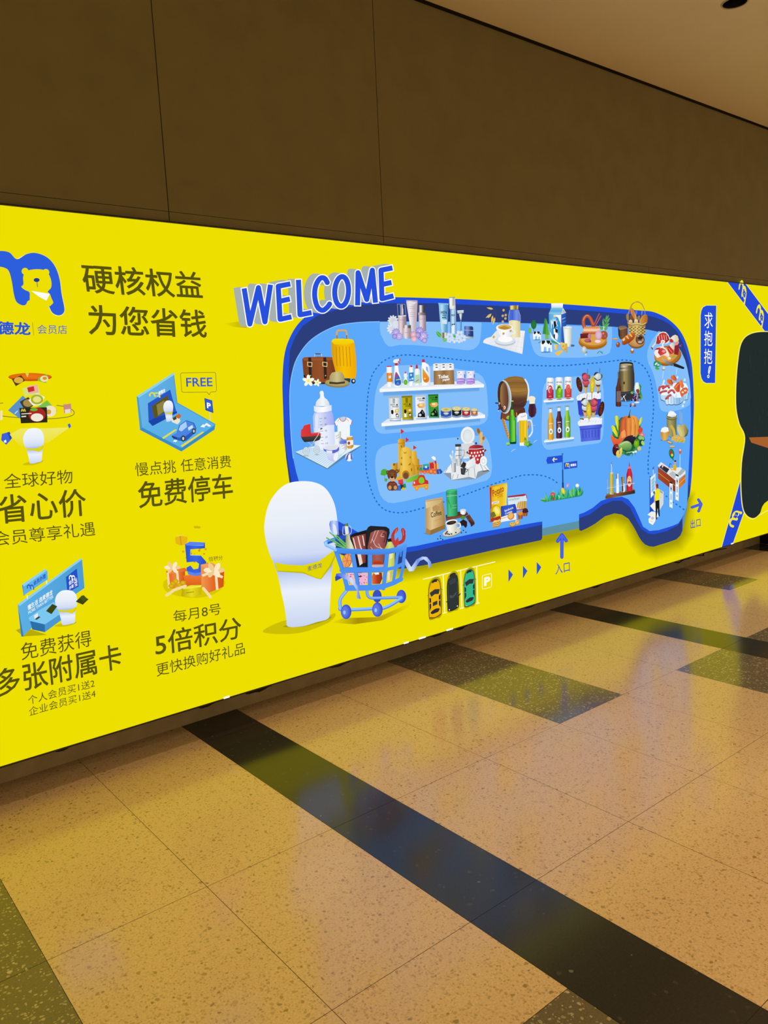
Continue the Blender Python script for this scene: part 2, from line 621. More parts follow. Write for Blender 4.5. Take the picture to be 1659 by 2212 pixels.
caption('caption_lettering', 'C2', [('多张附属卡', (-22, 1506), (783, 1313), (-42, 1328), .011)])
caption('caption_lettering', 'C2', [('个人会员买1送2', (182, 1549), (606, 1434), (177, 1493), -.004),
                                    ('企业会员买1送4', (188, 1621), (612, 1499), (183, 1566), -.004)])
caption('caption_lettering', 'C2', [('每月8号', (1112, 1023), (1415, 968), (1106, 946), .0)])
caption('caption_lettering', 'C2', [('5倍积分', (997, 1242), (1548, 1120), (986, 1088), .011)])
caption('caption_lettering', 'C2', [('更快换购好礼品', (1003, 1369), (1568, 1221), (997, 1286), .0)])
a = Art('store_name_lettering', SIGN, 'C1', 3, 'blue store name')
a.text('麦德龙', (-126, 655), (196, 666), (-130, 568), '#2a58d0', .03)
a.text('会员店', (240, 655), (430, 657), (237, 597), '#3a5fc4', .0)
a.L('#6b7430', 2.5, '207,582 216,666', joints=0)
a.done()

def logo(a, M_, blue, bear, kerch, nose, hold=0):
    """the arched m emblem with the small animal head cut out of it; M_ maps emblem units (C1 close-up) to the frame"""
    m = lambda s: [M_(*p) for p in PT(s)]
    a.P(blue, smooth_pts(m('-150,330 -130,230 -60,140 0,125 60,135 108,178 170,145 230,138 300,165 350,220 380,300 394,400 412,495 400,528 370,537 335,520 314,480 300,440 190,440 165,468 140,472 105,450 88,400 75,320 55,252 20,230 -20,228 -60,250 -80,300 -70,400 -85,440 -115,445 -140,420')), 0)
    b_ = m('150,330 148,290 165,258 200,245 250,242 285,250 312,275 328,320 326,360 305,385 318,400 330,430 340,455 328,470 314,478 250,480 192,480 190,430 188,390 160,375 140,360 137,350 146,345')
    a.P(bear, smooth_pts(b_))
    for x, y in ((160, 255), (293, 262)):
        c = M_(x, y); r = M_(x + 22, y)
        a.E(bear, c[0], c[1], math.hypot(r[0] - c[0], r[1] - c[1]), hold=1)
    c = M_(234, 311); r = M_(253, 311)
    rr = math.hypot(r[0] - c[0], r[1] - c[1])
    a.E(nose, c[0], c[1], rr, rr * .68)
    a.L(nose, rr * .2, m('236,322 240,357'), joints=0)
    a.P(kerch, m('200,380 318,400 296,443 245,415'))
    return a
a = Art('logo_emblem', SIGN, 'C1', 3, 'blue arched m emblem with a small animal head')
a.L('#f5f0a0', 6, '108,180 170,147 230,140 300,167 350,222 380,302 394,402 412,495 400,530 370,539 335,522 314,482', s=1)
logo(a, lambda x, y: (x, y), '#2d5fdc', YELLOW, '#ffffff', '#1c3a8c')
a.done()

# ---- WELCOME in raised block letters
def welcome():
    a = Art('welcome_lettering', SIGN, 'C3', 40, 'slanted blue raised letters with white outline and grey sides')
    letters = [[[(192, 345), (243, 665), (320, 338), (378, 645), (428, 312)]],
               [[(606, 305), (497, 326), (514, 622), (616, 600)], [(503, 462), (602, 440)]],
               [[(678, 268), (692, 582), (796, 562)]],
               [[(940, 300), (912, 255), (870, 258), (832, 325), (824, 420), (848, 510), (895, 542), (940, 510), (960, 480)]],
               [],
               [[(1208, 498), (1212, 205), (1290, 445), (1340, 182), (1368, 474)]],
               [[(1520, 162), (1418, 182), (1426, 438), (1530, 412)], [(1420, 312), (1512, 292)]]]
    strokes = []
    for k, ls in enumerate(letters):
        for l in ls: strokes.append((smooth_pts(l, False, 5) if k == 3 else l, 0))
    o = [(1065 + 62 * math.cos(t), 372 + 132 * math.sin(t) + 10 * math.cos(t) * -1) for t in [2 * math.pi * i / 28 for i in range(28)]]
    strokes.append((o, 1))
    # printed slanted shade on the left, and the thick grey sides
    a.G('#EDDF00 #b8ab08', '0,660 160,640 220,700 100,690', 0)
    for st, cl in strokes:
        for k in range(0, 9):
            t = k / 8
            a.L('#a7b1ae', 60, [(x - 66 * (1 - t), y - 8 * (1 - t)) for x, y in st], cl, hold=1, joints=2)
    a.z += 1
    def ext(st, cl, d=9):
        if cl: return st
        def e(p, q):
            l = math.hypot(p[0] - q[0], p[1] - q[1])
            return (p[0] + (p[0] - q[0]) / l * d, p[1] + (p[1] - q[1]) / l * d)
        return [e(st[0], st[1])] + list(st[1:-1]) + [e(st[-1], st[-2])]
    for st, cl in strokes: a.L('#ffffff', 64, ext(st, cl), cl, hold=1, joints=2)
    a.z += 1
    for st, cl in strokes: a.L('#2751dd', 46, st, cl, hold=1, joints=2)
    return a.done()

# ---- the store floor plan
MAP = Art('store_map', SIGN, 'P', 1, 'blue picture of the store floor with a raised dark blue wall round it')
a = MAP
OUT_T = ('625,1042 619,990 614,940 611,877 610,817 615,762 629,723 649,694 680,670 720,652 781,643 850,642 935,644 1008,646.8 1060,649.7 '
         '1162,654 1230,658 1290,662.5 1338,667 1387,671 1405,672.5 1420,677 1438,686 1456,700 1470.4,717 1481,738 1488.5,761.5 1494,786 1496.7,817 1498,845 '
         '1498.6,880 1497,932 1495.7,990 1493.5,1033 1490.6,1062 1488,1073')
OUT_T = ' '.join('%.2f,%.2f' % p for p in smooth_pts(PT(OUT_T), False, 4))
OUT_B = ('1474,1120 1474,1146 1469.7,1156.5 1461,1165 1446,1170.5 1430,1175.3 1412,1181 1402,1180 1393,1176 1386,1169 1379.5,1159 1374,1148 1368,1137 1357,1120.4 1343,1111.5 1327,1109 1307,1115 1285,1131.5 1268,1141 1255,1147 1251,1145 '
         '1250.5,1124 1171,1141 1171,1163 1168,1167 1080,1185 1000,1203 928,1219 868,1229 790,1220 730,1195 690,1165 660,1128 638,1085')
a.z = 1
# printed shade under the plan
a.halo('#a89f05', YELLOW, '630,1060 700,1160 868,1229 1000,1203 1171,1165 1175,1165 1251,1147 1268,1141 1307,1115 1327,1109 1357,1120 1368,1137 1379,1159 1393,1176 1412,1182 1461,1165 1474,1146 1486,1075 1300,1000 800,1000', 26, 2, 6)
a.P('#5d93a4', '1150,1100 1171,1141 1171,1158 1250.5,1141.5 1260,1100')
a.P('#5d93b4', '1486.5,1060 1484,1100 1479,1125 1474,1146 1460,1120')
a.P(NAVY, OUT_T + ' ' + OUT_B)
# bright rim
a.P('#2450d6', OUT_T + ' 1485,1073 1483,1095 1472,1123 1465,1134 1440,1147 1412.7,1154 1399,1152 1385,1142.6 1374,1123 1360,1095 1343,1081.6 1324,1081.6 1302,1090 1274,1111 1251,1119 '
    '1250.5,1113 1171,1127 1171,1133 1160,1136 1063,1156 963,1175 899,1190 868,1194 800,1182 740,1150 690,1110 650,1060')
a.P(NAVY, '612,905 616,960 622,1000 630,1042 660,1110 655,1115 625,1042 618,990 613,940')
a.P(NAVY, '1488,1047 1490,1050 1490.8,1060 1488.5,1074 1484.8,1073')
# inner face of the wall, seen above and at the sides
a.P(NAVY, '627,940 624.5,850 623.5,800 626,757 637,728 653.6,704 685,682 730,668 781,658.5 849,655 935,655 1008,658 1060,660 1162,665 1230,668.6 1290,673 1350,678 1387,680.6 1405,683 1418,686.7 1432,692 1447,701 1461,715 1474,738 1482,761.5 1488,786 1491,817.6 1493,853.7 1492,900 1480,860 1400,760 1000,760 700,760')
FLOOR = ('646,1042 639.5,1020 633,990 630,961 628,935 626.7,902 625.5,852 626.5,832 631,805 637,784 644,769 656,750 673,733 694,719 721,706 745,700 769,697 820,694.8 880,694.6 950,695 1008,695 1060,696 1162,699 1250,702 1314,705 1356.6,708.4 1398.8,712 1418,716 1435,722 1456,737 1470.4,757.9 1479.5,777.8 '
         '1485,797.7 1489.4,822 1491.5,853.7 1492,903 1490,961 1487.7,1004.6 1485.6,1046.6 1485,1074 1483,1095 1478,1108 1472.6,1119 1465,1130.5 1452,1136 1423,1145 1403,1147 1388.7,1137.7 1378.5,1113.7 1370,1095.6 1357,1078.5 1343,1073 1316,1076 1298,1082 1280,1097 1262,1107 1250.5,1111 1250.5,1125 1171,1141 1171,1126.5 1160,1128 '
         '1025,1152 900,1179 876,1182.5 840,1180 800,1166 760,1142 729,1125 690,1098 660,1068')
a.P('#5ca8fa', FLOOR)
a.L('#8cc6ff', 1.6, '633,990 628,935 625.5,852 631,805 644,769 673,733 721,706 769,697 820,694.8', s=1, joints=0)
a.z = 11
PATCH = '#84bffb'
a.frame('D1').P(PATCH, '8,520 0,560 0,620 12,700 40,760 80,840 130,885 180,890 240,876 300,865 500,866 800,890 1100,920 1250,940 1330,945 1400,930 1450,890 1480,850 1500,790 1510,700 1518,600 1520,530 760,518', hold=1)
a.frame('D2').P(PATCH, '850,540 850,650 865,760 890,860 920,960 960,1015 1010,1050 1080,1062 1150,1070 1400,1078 1659,1076 1930,1060 2100,1032 2158,1000 2190,900 2202,700 2200,578', hold=1)
a.frame('D4').P(PATCH, '460,175 380,290 300,400 240,520 200,650 190,760 205,860 230,950 300,1080 360,1240 400,1400 430,1560 455,1700 470,1900 500,2010 540,2065 600,2090 700,2098 800,2090 1000,2040 1100,1995 1210,1930 1240,1750 1235,1650 1210,1350 1160,1080 1100,860 1000,640 850,450 650,230 500,175', hold=1)
a.frame('D5').P(PATCH, '350,190 600,180 1000,205 1200,235 1400,270 1490,300 1540,340 1575,400 1595,460 1610,600 1620,760 1620,880 1605,935 1570,980 1500,1010 900,1070 300,1120 200,1130 140,1125 95,1100 65,1060 45,1000 40,920 48,760 62,600 90,480 130,380 175,310 240,240 290,210', hold=1)
a.frame('F1').P(PATCH, '60,560 70,490 95,430 150,380 220,358 300,345 800,290 1200,255 1400,240 1460,255 1500,300 1525,370 1537,450 1550,550 1555,650 1548,720 1530,775 1490,815 1420,835 1100,920 700,1020 400,1090 300,1106 230,1102 170,1065 125,1005 100,930 75,800 62,680', hold=1)
a.frame('E2').P(PATCH, '130,700 155,620 200,555 260,505 350,475 700,445 900,430 1100,420 1230,420 1300,440 1360,490 1400,560 1430,640 1442,740 1450,1000 1447,1400 1435,1680 1415,1780 1380,1850 1330,1885 900,1940 400,2010 280,2028 200,2015 145,1970 112,1900 98,1800 96,1500 110,1100 118,900', hold=1)
a.done()

# dotted customer path
def dots(pts, pitch=9.2, ln=5.0, w=2.7):
    p = smooth_pts(PT(pts), False, 10)
    a = Art('route_dot_marking', MAP.obj, 'P', 12, 'dark blue dotted route')
    a.z += 1
    acc, on = 0.0, 0.0
    seg = []
    res = []
    for i in range(len(p) - 1):
        x0, y0 = p[i]; x1, y1 = p[i + 1]
        l = math.hypot(x1 - x0, y1 - y0)
        n = max(1, int(l / 0.4))
        for k in range(n):
            t0, t1 = k / n, (k + 1) / n
            if acc % pitch < ln: seg.append((x0 + (x1 - x0) * t0, y0 + (y1 - y0) * t0))
            elif len(seg) > 1:
                res.append((seg[0], seg[-1])); seg = []
            else: seg = []
            acc += l / n
    for s0, s1 in res: a.L('#1a6fc4', w, [s0, s1], hold=1, joints=0)
    return a.done()
dots('1478,1101.5 1465,1092 1452,1084 1442,1074 1432,1067 1418,1050 1401.7,1026 1400,1016 1399.5,997.4 1401.7,975.7 1407.5,929.4 1411,889 1411,870 1410,853.7 1407,834 1403.5,817.6 1398,804 1391,793 1382,785.5 1372,781 1360,779 1344.5,777.7 1326.4,779.5 1290,783.7 1230,789 1205,790 1189,790.4 1119.6,788.5 1057,783.5 1003.7,778.5 941,771.8 894,767.5 870.5,767 847,771 828,780 814,793.7 803,811.7 798,830 793.6,860 791,907 789.8,961 790,1004 794,1032 807,1072.6 827,1098.6 853,1107 879,1106 914,1097 961,1083.5 992.5,1072.5 1030,1059 1064.5,1046 1100.6,1034 1127,1027 1150.7,1025.5 1161,1026 1179.5,1029.6 1197,1038 1207,1047')

def pic(name, crop, z=14, label=None, parent=None):
    return Art(name, parent or MAP.obj, crop, z, label)
def flower(a, cx, cy, r, n, col, mid, rot=0, wdt=.42, edge=None):
    a.z += 1
    for k in range(n):
        t = 2 * math.pi * k / n + rot
        a.E(col, cx + r * .55 * math.cos(t), cy + r * .55 * math.sin(t), r * .52, r * wdt * .62, math.degrees(t), edge=edge, hold=1, n=10)
    if mid: a.E(mid, cx, cy, r * .25)
def leaf(a, col, x0, y0, x1, y1, w_, hold=0, vein=None):
    dx, dy = x1 - x0, y1 - y0
    l = math.hypot(dx, dy); nx, ny = -dy / l * w_ / 2, dx / l * w_ / 2
    a.P(col, [(x0, y0), (x0 + dx * .3 + nx, y0 + dy * .3 + ny), (x0 + dx * .65 + nx * .8, y0 + dy * .65 + ny * .8), (x1, y1), (x0 + dx * .65 - nx * .8, y0 + dy * .65 - ny * .8), (x0 + dx * .3 - nx, y0 + dy * .3 - ny)], hold=hold)
    if vein: a.L(vein, w_ * .1, [(x0, y0), (x1, y1)], joints=0)

# -- luggage corner
a = pic('yellow_trolley_case', 'C3')
a.L('#e0a850', 15, '1022,795 1020,742 1030,724 1045,721 1085,721 1103,727 1108,745 1112,795', s=1)
a.P('#7a6a5a', '1016,765 1026,765 1028,800 1018,800').P('#7a6a5a', '1103,765 1113,765 1115,800 1105,800', hold=1)
a.L('#8a7a30', 3, '1045,800 1060,782 1080,782 1098,800')
a.G('#d99a10 #f7bf08 #f0a808', '970,822 985,800 1010,795 1130,798 1160,802 1172,815 1180,850 1192,960 1196,1080 1190,1140 1175,1155 1020,1140 985,1000 972,920')
a.G('#f3dc08 #f2c80c', '972,820 985,800 1010,795 1130,798 1160,802 1172,815 1174,830 1120,850 1000,848', 90)
for k in range(5): a.L('#b06808', 4, [(1013 + k * 30, 868 - 5 * (k == 2)), (1022 + k * 30, 1040)], hold=k > 0)
a.E('#222222', 1168, 1176, 19, 22).E('#d8d8d0', 1170, 1174, 9, 11)
a.done()
a = pic('travel_papers', 'C3', 40)
a.P('#eef4f8', '1108,985 1146,995 1142,1050 1095,1035').P('#eef4f8', '1150,985 1190,1000 1186,1040 1145,1120 1138,1060')
a.P('#3b78c8', '1186,1000 1196,1015 1150,1120 1145,1120')
a.P('#5a6a70', '1112,998 1138,1004 1134,1020 1108,1014').P('#c8d4dc', '1150,1000 1172,1008 1160,1040 1148,1040')
a.G('#3b4a56 #2b3740', '1062,1042 1138,1050 1146,1065 1142,1180 1132,1190 1070,1165').E('#6f8088', 1103, 1120, 24, 34).E('#37454f', 1103, 1120, 17, 26)
a.P('#9fb0b4', '1075,1058 1130,1064 1130,1072 1075,1066')
a.done()
a = pic('leather_suitcase', 'C3', 40)
a.L('#c8d4dc', 5, '822,972 826,935 835,928 875,928 885,935 888,972').L('#5f2c1c', 9, '832,931 875,931')
a.G('#7c3f1e #94522a #6e3318', '712,975 730,962 860,956 1000,962 1020,968 1030,1000 1035,1080 1030,1200 740,1200 722,1100')
a.G('#8a4a24 #a05c30', '712,978 730,962 860,956 1000,962 1018,970 1000,985 730,990', 90)
a.P('#5a2812', '1000,985 1020,968 1030,1000 1036,1130 1020,1200 1012,1200')
a.P('#3a1d10', '722,1120 740,1200 1000,1203 1010,1190 750,1185 738,1120')
for x in (765, 900):
    a.P('#2f2622', [(x, 965), (x + 25, 962), (x + 28, 985), (x + 32, 1150), (x + 8, 1160)])
    a.L('#e6cf90', 6, [(x - 6, 1005), (x + 34, 1010), (x + 32, 1045), (x - 4, 1040)], 1)
    a.E('#d8d0c0', x + 20, 1126, 5)
a.done()
a = pic('frangipani_flower', 'C3', 62); flower(a, 765, 1172, 52, 5, '#fbfdf4', '#efe31a', -1.57, .5, '#f4f4d8'); a.E('#f3ea30', 765, 1172, 17, edge='#f9f6b0'); a.done()
a = pic('frangipani_flower', 'C3', 62); flower(a, 845, 1190, 33, 5, '#fbfdf4', '#efe31a', -1.3, .5, '#f4f4d8'); a.done()
a = pic('straw_hat', 'C3', 64)
a.E('#a89a62', 1022, 1198, 110, 36, 2, edge='#8c7e4c').E('#c4b67a', 1022, 1188, 108, 32, 2, edge='#a89a5e')
a.G('#a89a60 #cdc088 #a09058', '953,1195 955,1130 975,1100 1015,1090 1065,1096 1085,1130 1092,1195')
a.P('#463a30', '952,1180 1020,1186 1092,1178 1092,1196 1020,1204 952,1200')
a.done()

# -- baby corner
a = pic('picnic_cloth', 'D6', 14, 'white and pale blue checked cloth')
a.P('#5a86a8', '165,1445 175,1470 795,1785 830,1770 1465,1330 1465,1310')
a.P('#e4f1fb', '165,1440 420,1350 700,1290 1180,1290 1465,1310 1130,1500 800,1765')
a.z += 1
for k in range(1, 17):
    t = k / 17
    a.L('#a9cdea', 9, [(165 + 635 * t, 1440 + 325 * t), (420 + 900 * t * .55 + 200 * t, 1350 + 130 * t)], hold=1, joints=0)
for k in range(1, 11):
    t = k / 11
    a.L('#b4d4ee', 8, [(165 + 300 * t, 1440 - 100 * t), (800 + 330 * t, 1765 - 265 * t)], hold=1, joints=0)
a.L('#7da4c4', 5, '800,1765 1180,1400', joints=0)
a.done()
a = pic('baby_bottle', 'D6', 22, 'tall white feeding bottle')
a.G('#d3dee8 #f4f8fa #cdd8e4', '640,260 660,228 685,222 710,230 725,265 728,320 740,360 790,395 830,450 850,530 560,530 570,450 600,405 650,365 655,310', s=0)
a.G('#dfe6f2 #ffffff #d4def0', '528,520 560,535 700,545 830,520 880,502 885,620 800,640 700,655 600,655 532,630')
a.G('#a9bdf6 #d6def8 #b9c0f6 #98a8f4', '540,650 700,660 880,632 905,680 925,800 940,1300 930,1350 560,1330 545,1300 515,900 505,740')
a.G('#c3d2f8 #eef3fc #e4ebfa #cfdaf6', '522,960 640,975 800,905 935,900 945,1340 700,1370 545,1330')
a.P('#dfe6fb', '560,690 620,672 600,1300 560,1300 548,760')
a.z += 1
for i in range(5):
    y = 775 + i * 125; x = 640 + i * 8
    a.L('#3b4a66', 7, [(x, y), (x + 52, y)], hold=1, joints=0)
    if i < 4: a.L('#3b4a66', 6, [(x + 5, y + 62), (x + 35, y + 62)], hold=1, joints=0)
    a.text(str(50 - 10 * i), (x + 90, y + 12), (x + 135, y + 8), (x + 90, y - 24), '#56627c', 0, 1)
a.done()
a = pic('baby_bodysuit', 'D6', 24)
a.P('#c8d2da', '1030,760 1110,740 1170,745 1150,800 1060,810')
a.P('#f2f6fa', '1035,755 1060,800 1110,820 1150,805 1170,745 1230,770 1290,820 1280,890 1245,900 1245,1120 1200,1190 1120,1190 1050,1140 1000,1050 995,900 965,925 938,850 985,790')
a.L('#b9404a', 11, '1035,757 1055,800 1080,825 1110,833 1140,822 1160,790 1170,750', s=1, joints=0).L('#c4525a', 7, '1035,780 1000,835', joints=0).L('#c4525a', 7, '1172,775 1222,830', joints=0)
a.L('#b9404a', 11, '938,850 965,925', joints=0).L('#b9404a', 11, '1288,815 1272,895', joints=0).L('#c4525a', 9, '1060,1150 1120,1205 1200,1190', joints=0)
a.done()
a = pic('pram', 'D6', 60, 'red and black pram')
a.E('#9aa8a8', 365, 1518, 60, 8).E('#9aa8a8', 580, 1495, 50, 8, hold=1)
a.L('#c0c8c4', 10, '410,1245 520,1345').L('#c0c8c4', 10, '560,1215 430,1345', hold=1)
for x, y, r in ((365, 1420, 66), (578, 1395, 62)):
    a.E('#8a969a', x, y, r, r * 1.22).E('#e4eef2', x, y, r * .9, r * 1.12).E('#a9c4d8', x, y, r * .72, r * .92)
    a.z += 1
    for k in range(7):
        t = math.pi * k / 7
        a.L('#eef4f6', 5, [(x - r * .72 * math.cos(t), y - r * .92 * math.sin(t)), (x + r * .72 * math.cos(t), y + r * .92 * math.sin(t))], hold=1, joints=0)
    a.E('#8a969a', x, y, 10)
a.G('#4a4644 #2b2a2a', '258,1135 450,1130 650,1105 655,1150 630,1200 560,1225 330,1245 290,1200', 90)
a.G('#dc3c3c #c82c30', '255,1140 262,1000 290,980 320,915 445,878 462,1062 630,1048 658,1085 640,1115 450,1130')
a.L('#e87070', 5, '320,912 445,880', joints=0).P('#e05050', '462,1062 630,1048 650,1075 470,1090')
a.L('#d8dccc', 11, '500,1245 590,1120 650,990').L('#26302c', 20, '650,985 680,975')
a.done()
a = pic('formula_tin', 'D6', 60); a.G('#e9eef0 #f4f6f6 #b4bca4', '930,1045 1060,1030 1058,1260 1030,1300 935,1290').text('baby', (960, 1150), (1030, 1105), (955, 1120), '#5868a4').L('#5868a4', 6, '962,1175 1030,1140', joints=0).done()
a = pic('lidded_tub', 'D6', 64); a.G('#dfe4ec #f2f4f6 #a8b0a8', '1030,1260 1170,1250 1175,1390 1120,1415 1035,1390').G('#7f93ec #4a68d8', '1025,1235 1060,1215 1130,1212 1170,1225 1170,1265 1100,1285 1032,1280').text('baby', (1078, 1340), (1145, 1300), (1072, 1308), '#5868b4').L('#5868b4', 6, '1085,1380 1140,1345', joints=0).done()
a = pic('baby_food_jar', 'D6', 62); a.G('#c88a2c #e0a848 #b87820', '1170,1140 1190,1125 1270,1130 1300,1150 1308,1330 1270,1375 1200,1375 1175,1340').P('#f0ead8', '1162,1130 1280,1120 1290,1140 1170,1155').P('#f4f0e4', '1172,1215 1300,1200 1303,1295 1180,1325').E('#b83838', 1215, 1265, 26, 32).done()
a = pic('nappy', 'D6', 70)
a.G('#e8ecfc #c0c8f4', '705,1350 760,1310 900,1290 1020,1300 1015,1440 985,1580 930,1625 860,1625 800,1590 760,1470', 90)
a.P('#5c68d0', '705,1350 720,1385 860,1410 970,1390 1020,1330 1022,1405 960,1455 880,1470 770,1445 712,1410').P('#dde2e8', '760,1325 900,1300 1000,1310 960,1370 860,1395 740,1375')
a.P('#e9edfb', '762,1405 885,1420 880,1470 770,1445').E('#eef2fd', 955, 1530, 45, 90, 15)
a.done()
a = pic('beach_ball', 'D6', 74); a.E('#e8eef4', 1218, 1545, 74, 82).E('#5a62c8', 1185, 1540, 24, 70, 20).E('#5a62c8', 1262, 1535, 22, 62, -10, hold=1).E('#f4f6fa', 1222, 1548, 26, 76, 6).P('#5a62c8', '1200,1470 1230,1468 1215,1500').done()

# -- cosmetics along the top wall
def blossoms(name, crop, z, items, label=None):
    a = pic(name, crop, z, label)
    for x, y, r, c, e, m in items: flower(a, x, y, r, 11, c, None, x, .34, e); flower(a, x, y, r * .62, 9, e, None, x + 1, .34, m); a.E(m, x, y, r * .12)
    return a.done()
blossoms('white_peony', 'D1', 15, [(195, 500, 78, '#eef1f5', '#d4d9e4', '#c8d0dc'), (190, 620, 85, '#f2f4f8', '#d9deea', '#d0d6e2'), (230, 560, 60, '#e6eaf2', '#cfd6e4', '#e4e8f0')])
a = pic('pump_bottle', 'D1', 20)
a.L('#b8c4e4', 4, '260,255 375,258 388,425 270,430', 1)
a.G('#c6c0c8 #7a7480 #e4e0e4 #6a6470', '300,268 338,264 342,318 350,325 355,415 305,420 305,325')
a.G('#b9a3b0 #ead9de #a48c98 #8c7484', '268,435 390,428 400,600 398,740 280,745 275,600').P('#f4eef2', '270,428 388,422 390,436 270,441')
a.L('#8a7080', 5, '290,492 365,492', joints=0)
a.done()
a = pic('cream_tube', 'D1', 22)
a.G('#d2c6d0 #f2ecf0 #cabcc6 #b2a2ae', '393,195 560,200 562,240 545,660 470,662 440,520 395,245').P('#b8a8b4', '393,195 560,200 560,215 393,210').P('#e9e0e6', '410,225 555,228 500,262 430,250')
a.z += 1
for y in (296, 322, 380, 408, 440): a.L('#9a8a98', 4, [(440, y), (525, y + 2)], hold=1, joints=0)
a.done()
a = pic('serum_bottle', 'D1', 22)
a.G('#5a4c44 #f0ecea #6a5a54 #3a302c', '578,272 668,272 668,385 578,385').G('#c8c0c0 #8a8080 #544844', '572,382 682,385 682,420 572,418')
a.G('#b8a2b0 #ecdde2 #b09aa8 #8a7280', '575,420 685,422 690,660 580,660').L('#8a7080', 4, '590,482 640,482', joints=0)
a.done()
a = pic('cream_jar', 'D1', 36)
a.G('#6a625e #f4f2f0 #6a605c #4a423e', '348,570 460,570 460,615 348,615').G('#b09aa6 #eee2e6 #b8a2ac #947e88', '335,615 465,615 462,770 380,775 345,740').L('#8a7a84', 5, '370,680 425,680', joints=0)
a.done()
blossoms('lilac_blossom', 'D1', 40, [(235, 680, 62, '#b9a6ec', '#8f7cd0', '#d8d0f4'), (285, 740, 58, '#c4b2ee', '#9a88d8', '#e0d8f6'), (215, 740, 40, '#a894e0', '#8270c4', '#cfc4f0')])
blossoms('lilac_blossom', 'D1', 40, [(590, 660, 66, '#b4a0ea', '#8a78cc', '#d8d0f4'), (640, 740, 80, '#c0aeee', '#8f7ed0', '#e4dcf8'), (560, 720, 52, '#a490dc', '#7c6cc0', '#cfc4f0'), (660, 800, 42, '#b0a0e4', '#8a7acc', '#dcd4f4')])
blossoms('pink_blossom', 'D1', 48, [(495, 710, 48, '#eab0c0', '#d68a9c', '#f6dce0'), (505, 780, 46, '#f0c0c8', '#d890a4', '#f6dce0')])
a = pic('shaving_cream_tube', 'D1', 20)
a.G('#6fb2dc #b8e2f4 #6aa8d4 #4a88bc', '875,240 1022,248 1018,400 1010,680 925,680 895,480').P('#8cc4e4', '872,238 1024,246 1024,268 874,260')
a.G('#d8d0c0 #4a4438 #f0ece0 #6a6252', '918,680 1008,682 1005,765 920,765').P('#cfe6f2', '920,490 1000,485 1000,555 925,548')
a.text('MEN', (908, 408), (996, 402), (908, 362), '#22384a', .02).L('#2a4050', 9, '930,425 985,422', joints=0)
a.P('#1e2c38', '922,464 940,448 955,455 970,446 988,462 968,464 955,458 942,468')
a.done()
a = pic('aftershave_spray', 'D1', 24)
a.G('#dcdcdc #fafafa #a8a8a4 #d0d0cc', '1032,155 1122,150 1128,320 1038,318').P('#8a8a84', '1032,152 1122,148 1122,158 1032,162')
a.G('#cfd8dc #f2f4f4 #b0b8bc', '1040,300 1128,268 1130,330 1042,332')
a.G('#3a68a8 #b4d8f0 #dceefa #3c6cb0', '1045,335 1135,335 1140,700 1050,700')
a.G('#88bce4 #cfe8f6 #5a92cc', '1062,345 1118,345 1122,560 1066,570').G('#c8e2f4 #f0f8fc #8cbce0', '1066,590 1125,580 1125,690 1070,690', 0)
a.text('MEN', (1062, 440), (1118, 436), (1062, 408), '#22384a', .02).P('#1c2a36', '1062,572 1080,548 1094,556 1108,546 1126,566 1106,566 1094,560 1080,570')
a.done()
a = pic('razor', 'D1', 24)
a.G('#e4eef4 #b8c8d4', '1152,352 1250,345 1248,388 1158,396', 90).L('#8aa0b0', 4, '1158,372 1246,366', joints=0)
a.G('#9ab8a0 #e8eee0 #5a7a9a', '1178,400 1230,395 1212,500 1205,505').L('#3d78b8', 22, '1208,500 1206,700').L('#8ec0e4', 6, '1204,510 1202,690', joints=0)
a.done()
a = pic('deodorant_stick', 'D1', 24)
a.G('#3c58a4 #7a92cc #2c4484 #1e3470', '1258,590 1275,584 1375,588 1392,605 1396,742 1258,740').P('#b8c4d4', '1255,640 1395,648 1395,655 1255,647').G('#eeeae0 #8a8478', '1262,740 1396,745 1390,766 1268,764').P('#16264c', '1305,725 1330,705 1345,722')
a.done()
a = pic('white_blossom', 'D1', 44)
leaf(a, '#4fae3c', 915, 755, 830, 655, 60, vein='#9fdc70'); leaf(a, '#6cc04c', 925, 810, 1000, 770, 50, vein='#b4e080')
for x, y, r in ((1035, 740, 58), (1110, 780, 60), (1185, 710, 62), (1225, 765, 60), (1170, 790, 50), (1030, 795, 40)): flower(a, x, y, r, 5, '#e6f0fa', '#a9c4e8', x * .1, .7, '#bcd4f0')
leaf(a, '#58b048', 1090, 720, 1125, 760, 40)
a.done()

# -- breakfast
a = pic('oat_sprig', 'D2', 15)
a.L('#5a4038', 5, '355,530 330,420 300,330 260,285', s=1, joints=0).L('#5a4038', 4, '320,400 290,350 230,360', joints=0).L('#5a4038', 4, '300,430 270,360 250,400', joints=0)
for x0, y0, x1, y1 in ((262, 285, 155, 262), (235, 360, 140, 430), (255, 390, 235, 510), (290, 420, 255, 540), (225, 370, 175, 430)): leaf(a, '#dcb858', x0, y0, x1, y1, 34, vein='#f4e0a0')
a.done()
a = pic('oat_flake', 'D2', 15, 'falling oat flakes')
for x, y in ((432, 303), (418, 395), (466, 382), (462, 437), (418, 490)): a.E('#d8c08c', x, y, 20, 22, 20, edge='#b89a5c')
a.done()
a = pic('table_napkin', 'D2', 16)
a.P('#a9b8cc', '95,835 120,830 780,660 780,700 740,1022')
a.G('#eef0f4 #dfe4ea #f4f4f6', '95,830 110,790 150,760 230,735 310,640 560,620 780,640 765,720 735,1015 500,950 180,860', 0)
a.z += 1
for k in range(7): a.L('#c8d0dc', 3, [(200 + 85 * k, 850 + 22 * k), (420 + 55 * k, 720 - 5 * k)], hold=1, joints=0)
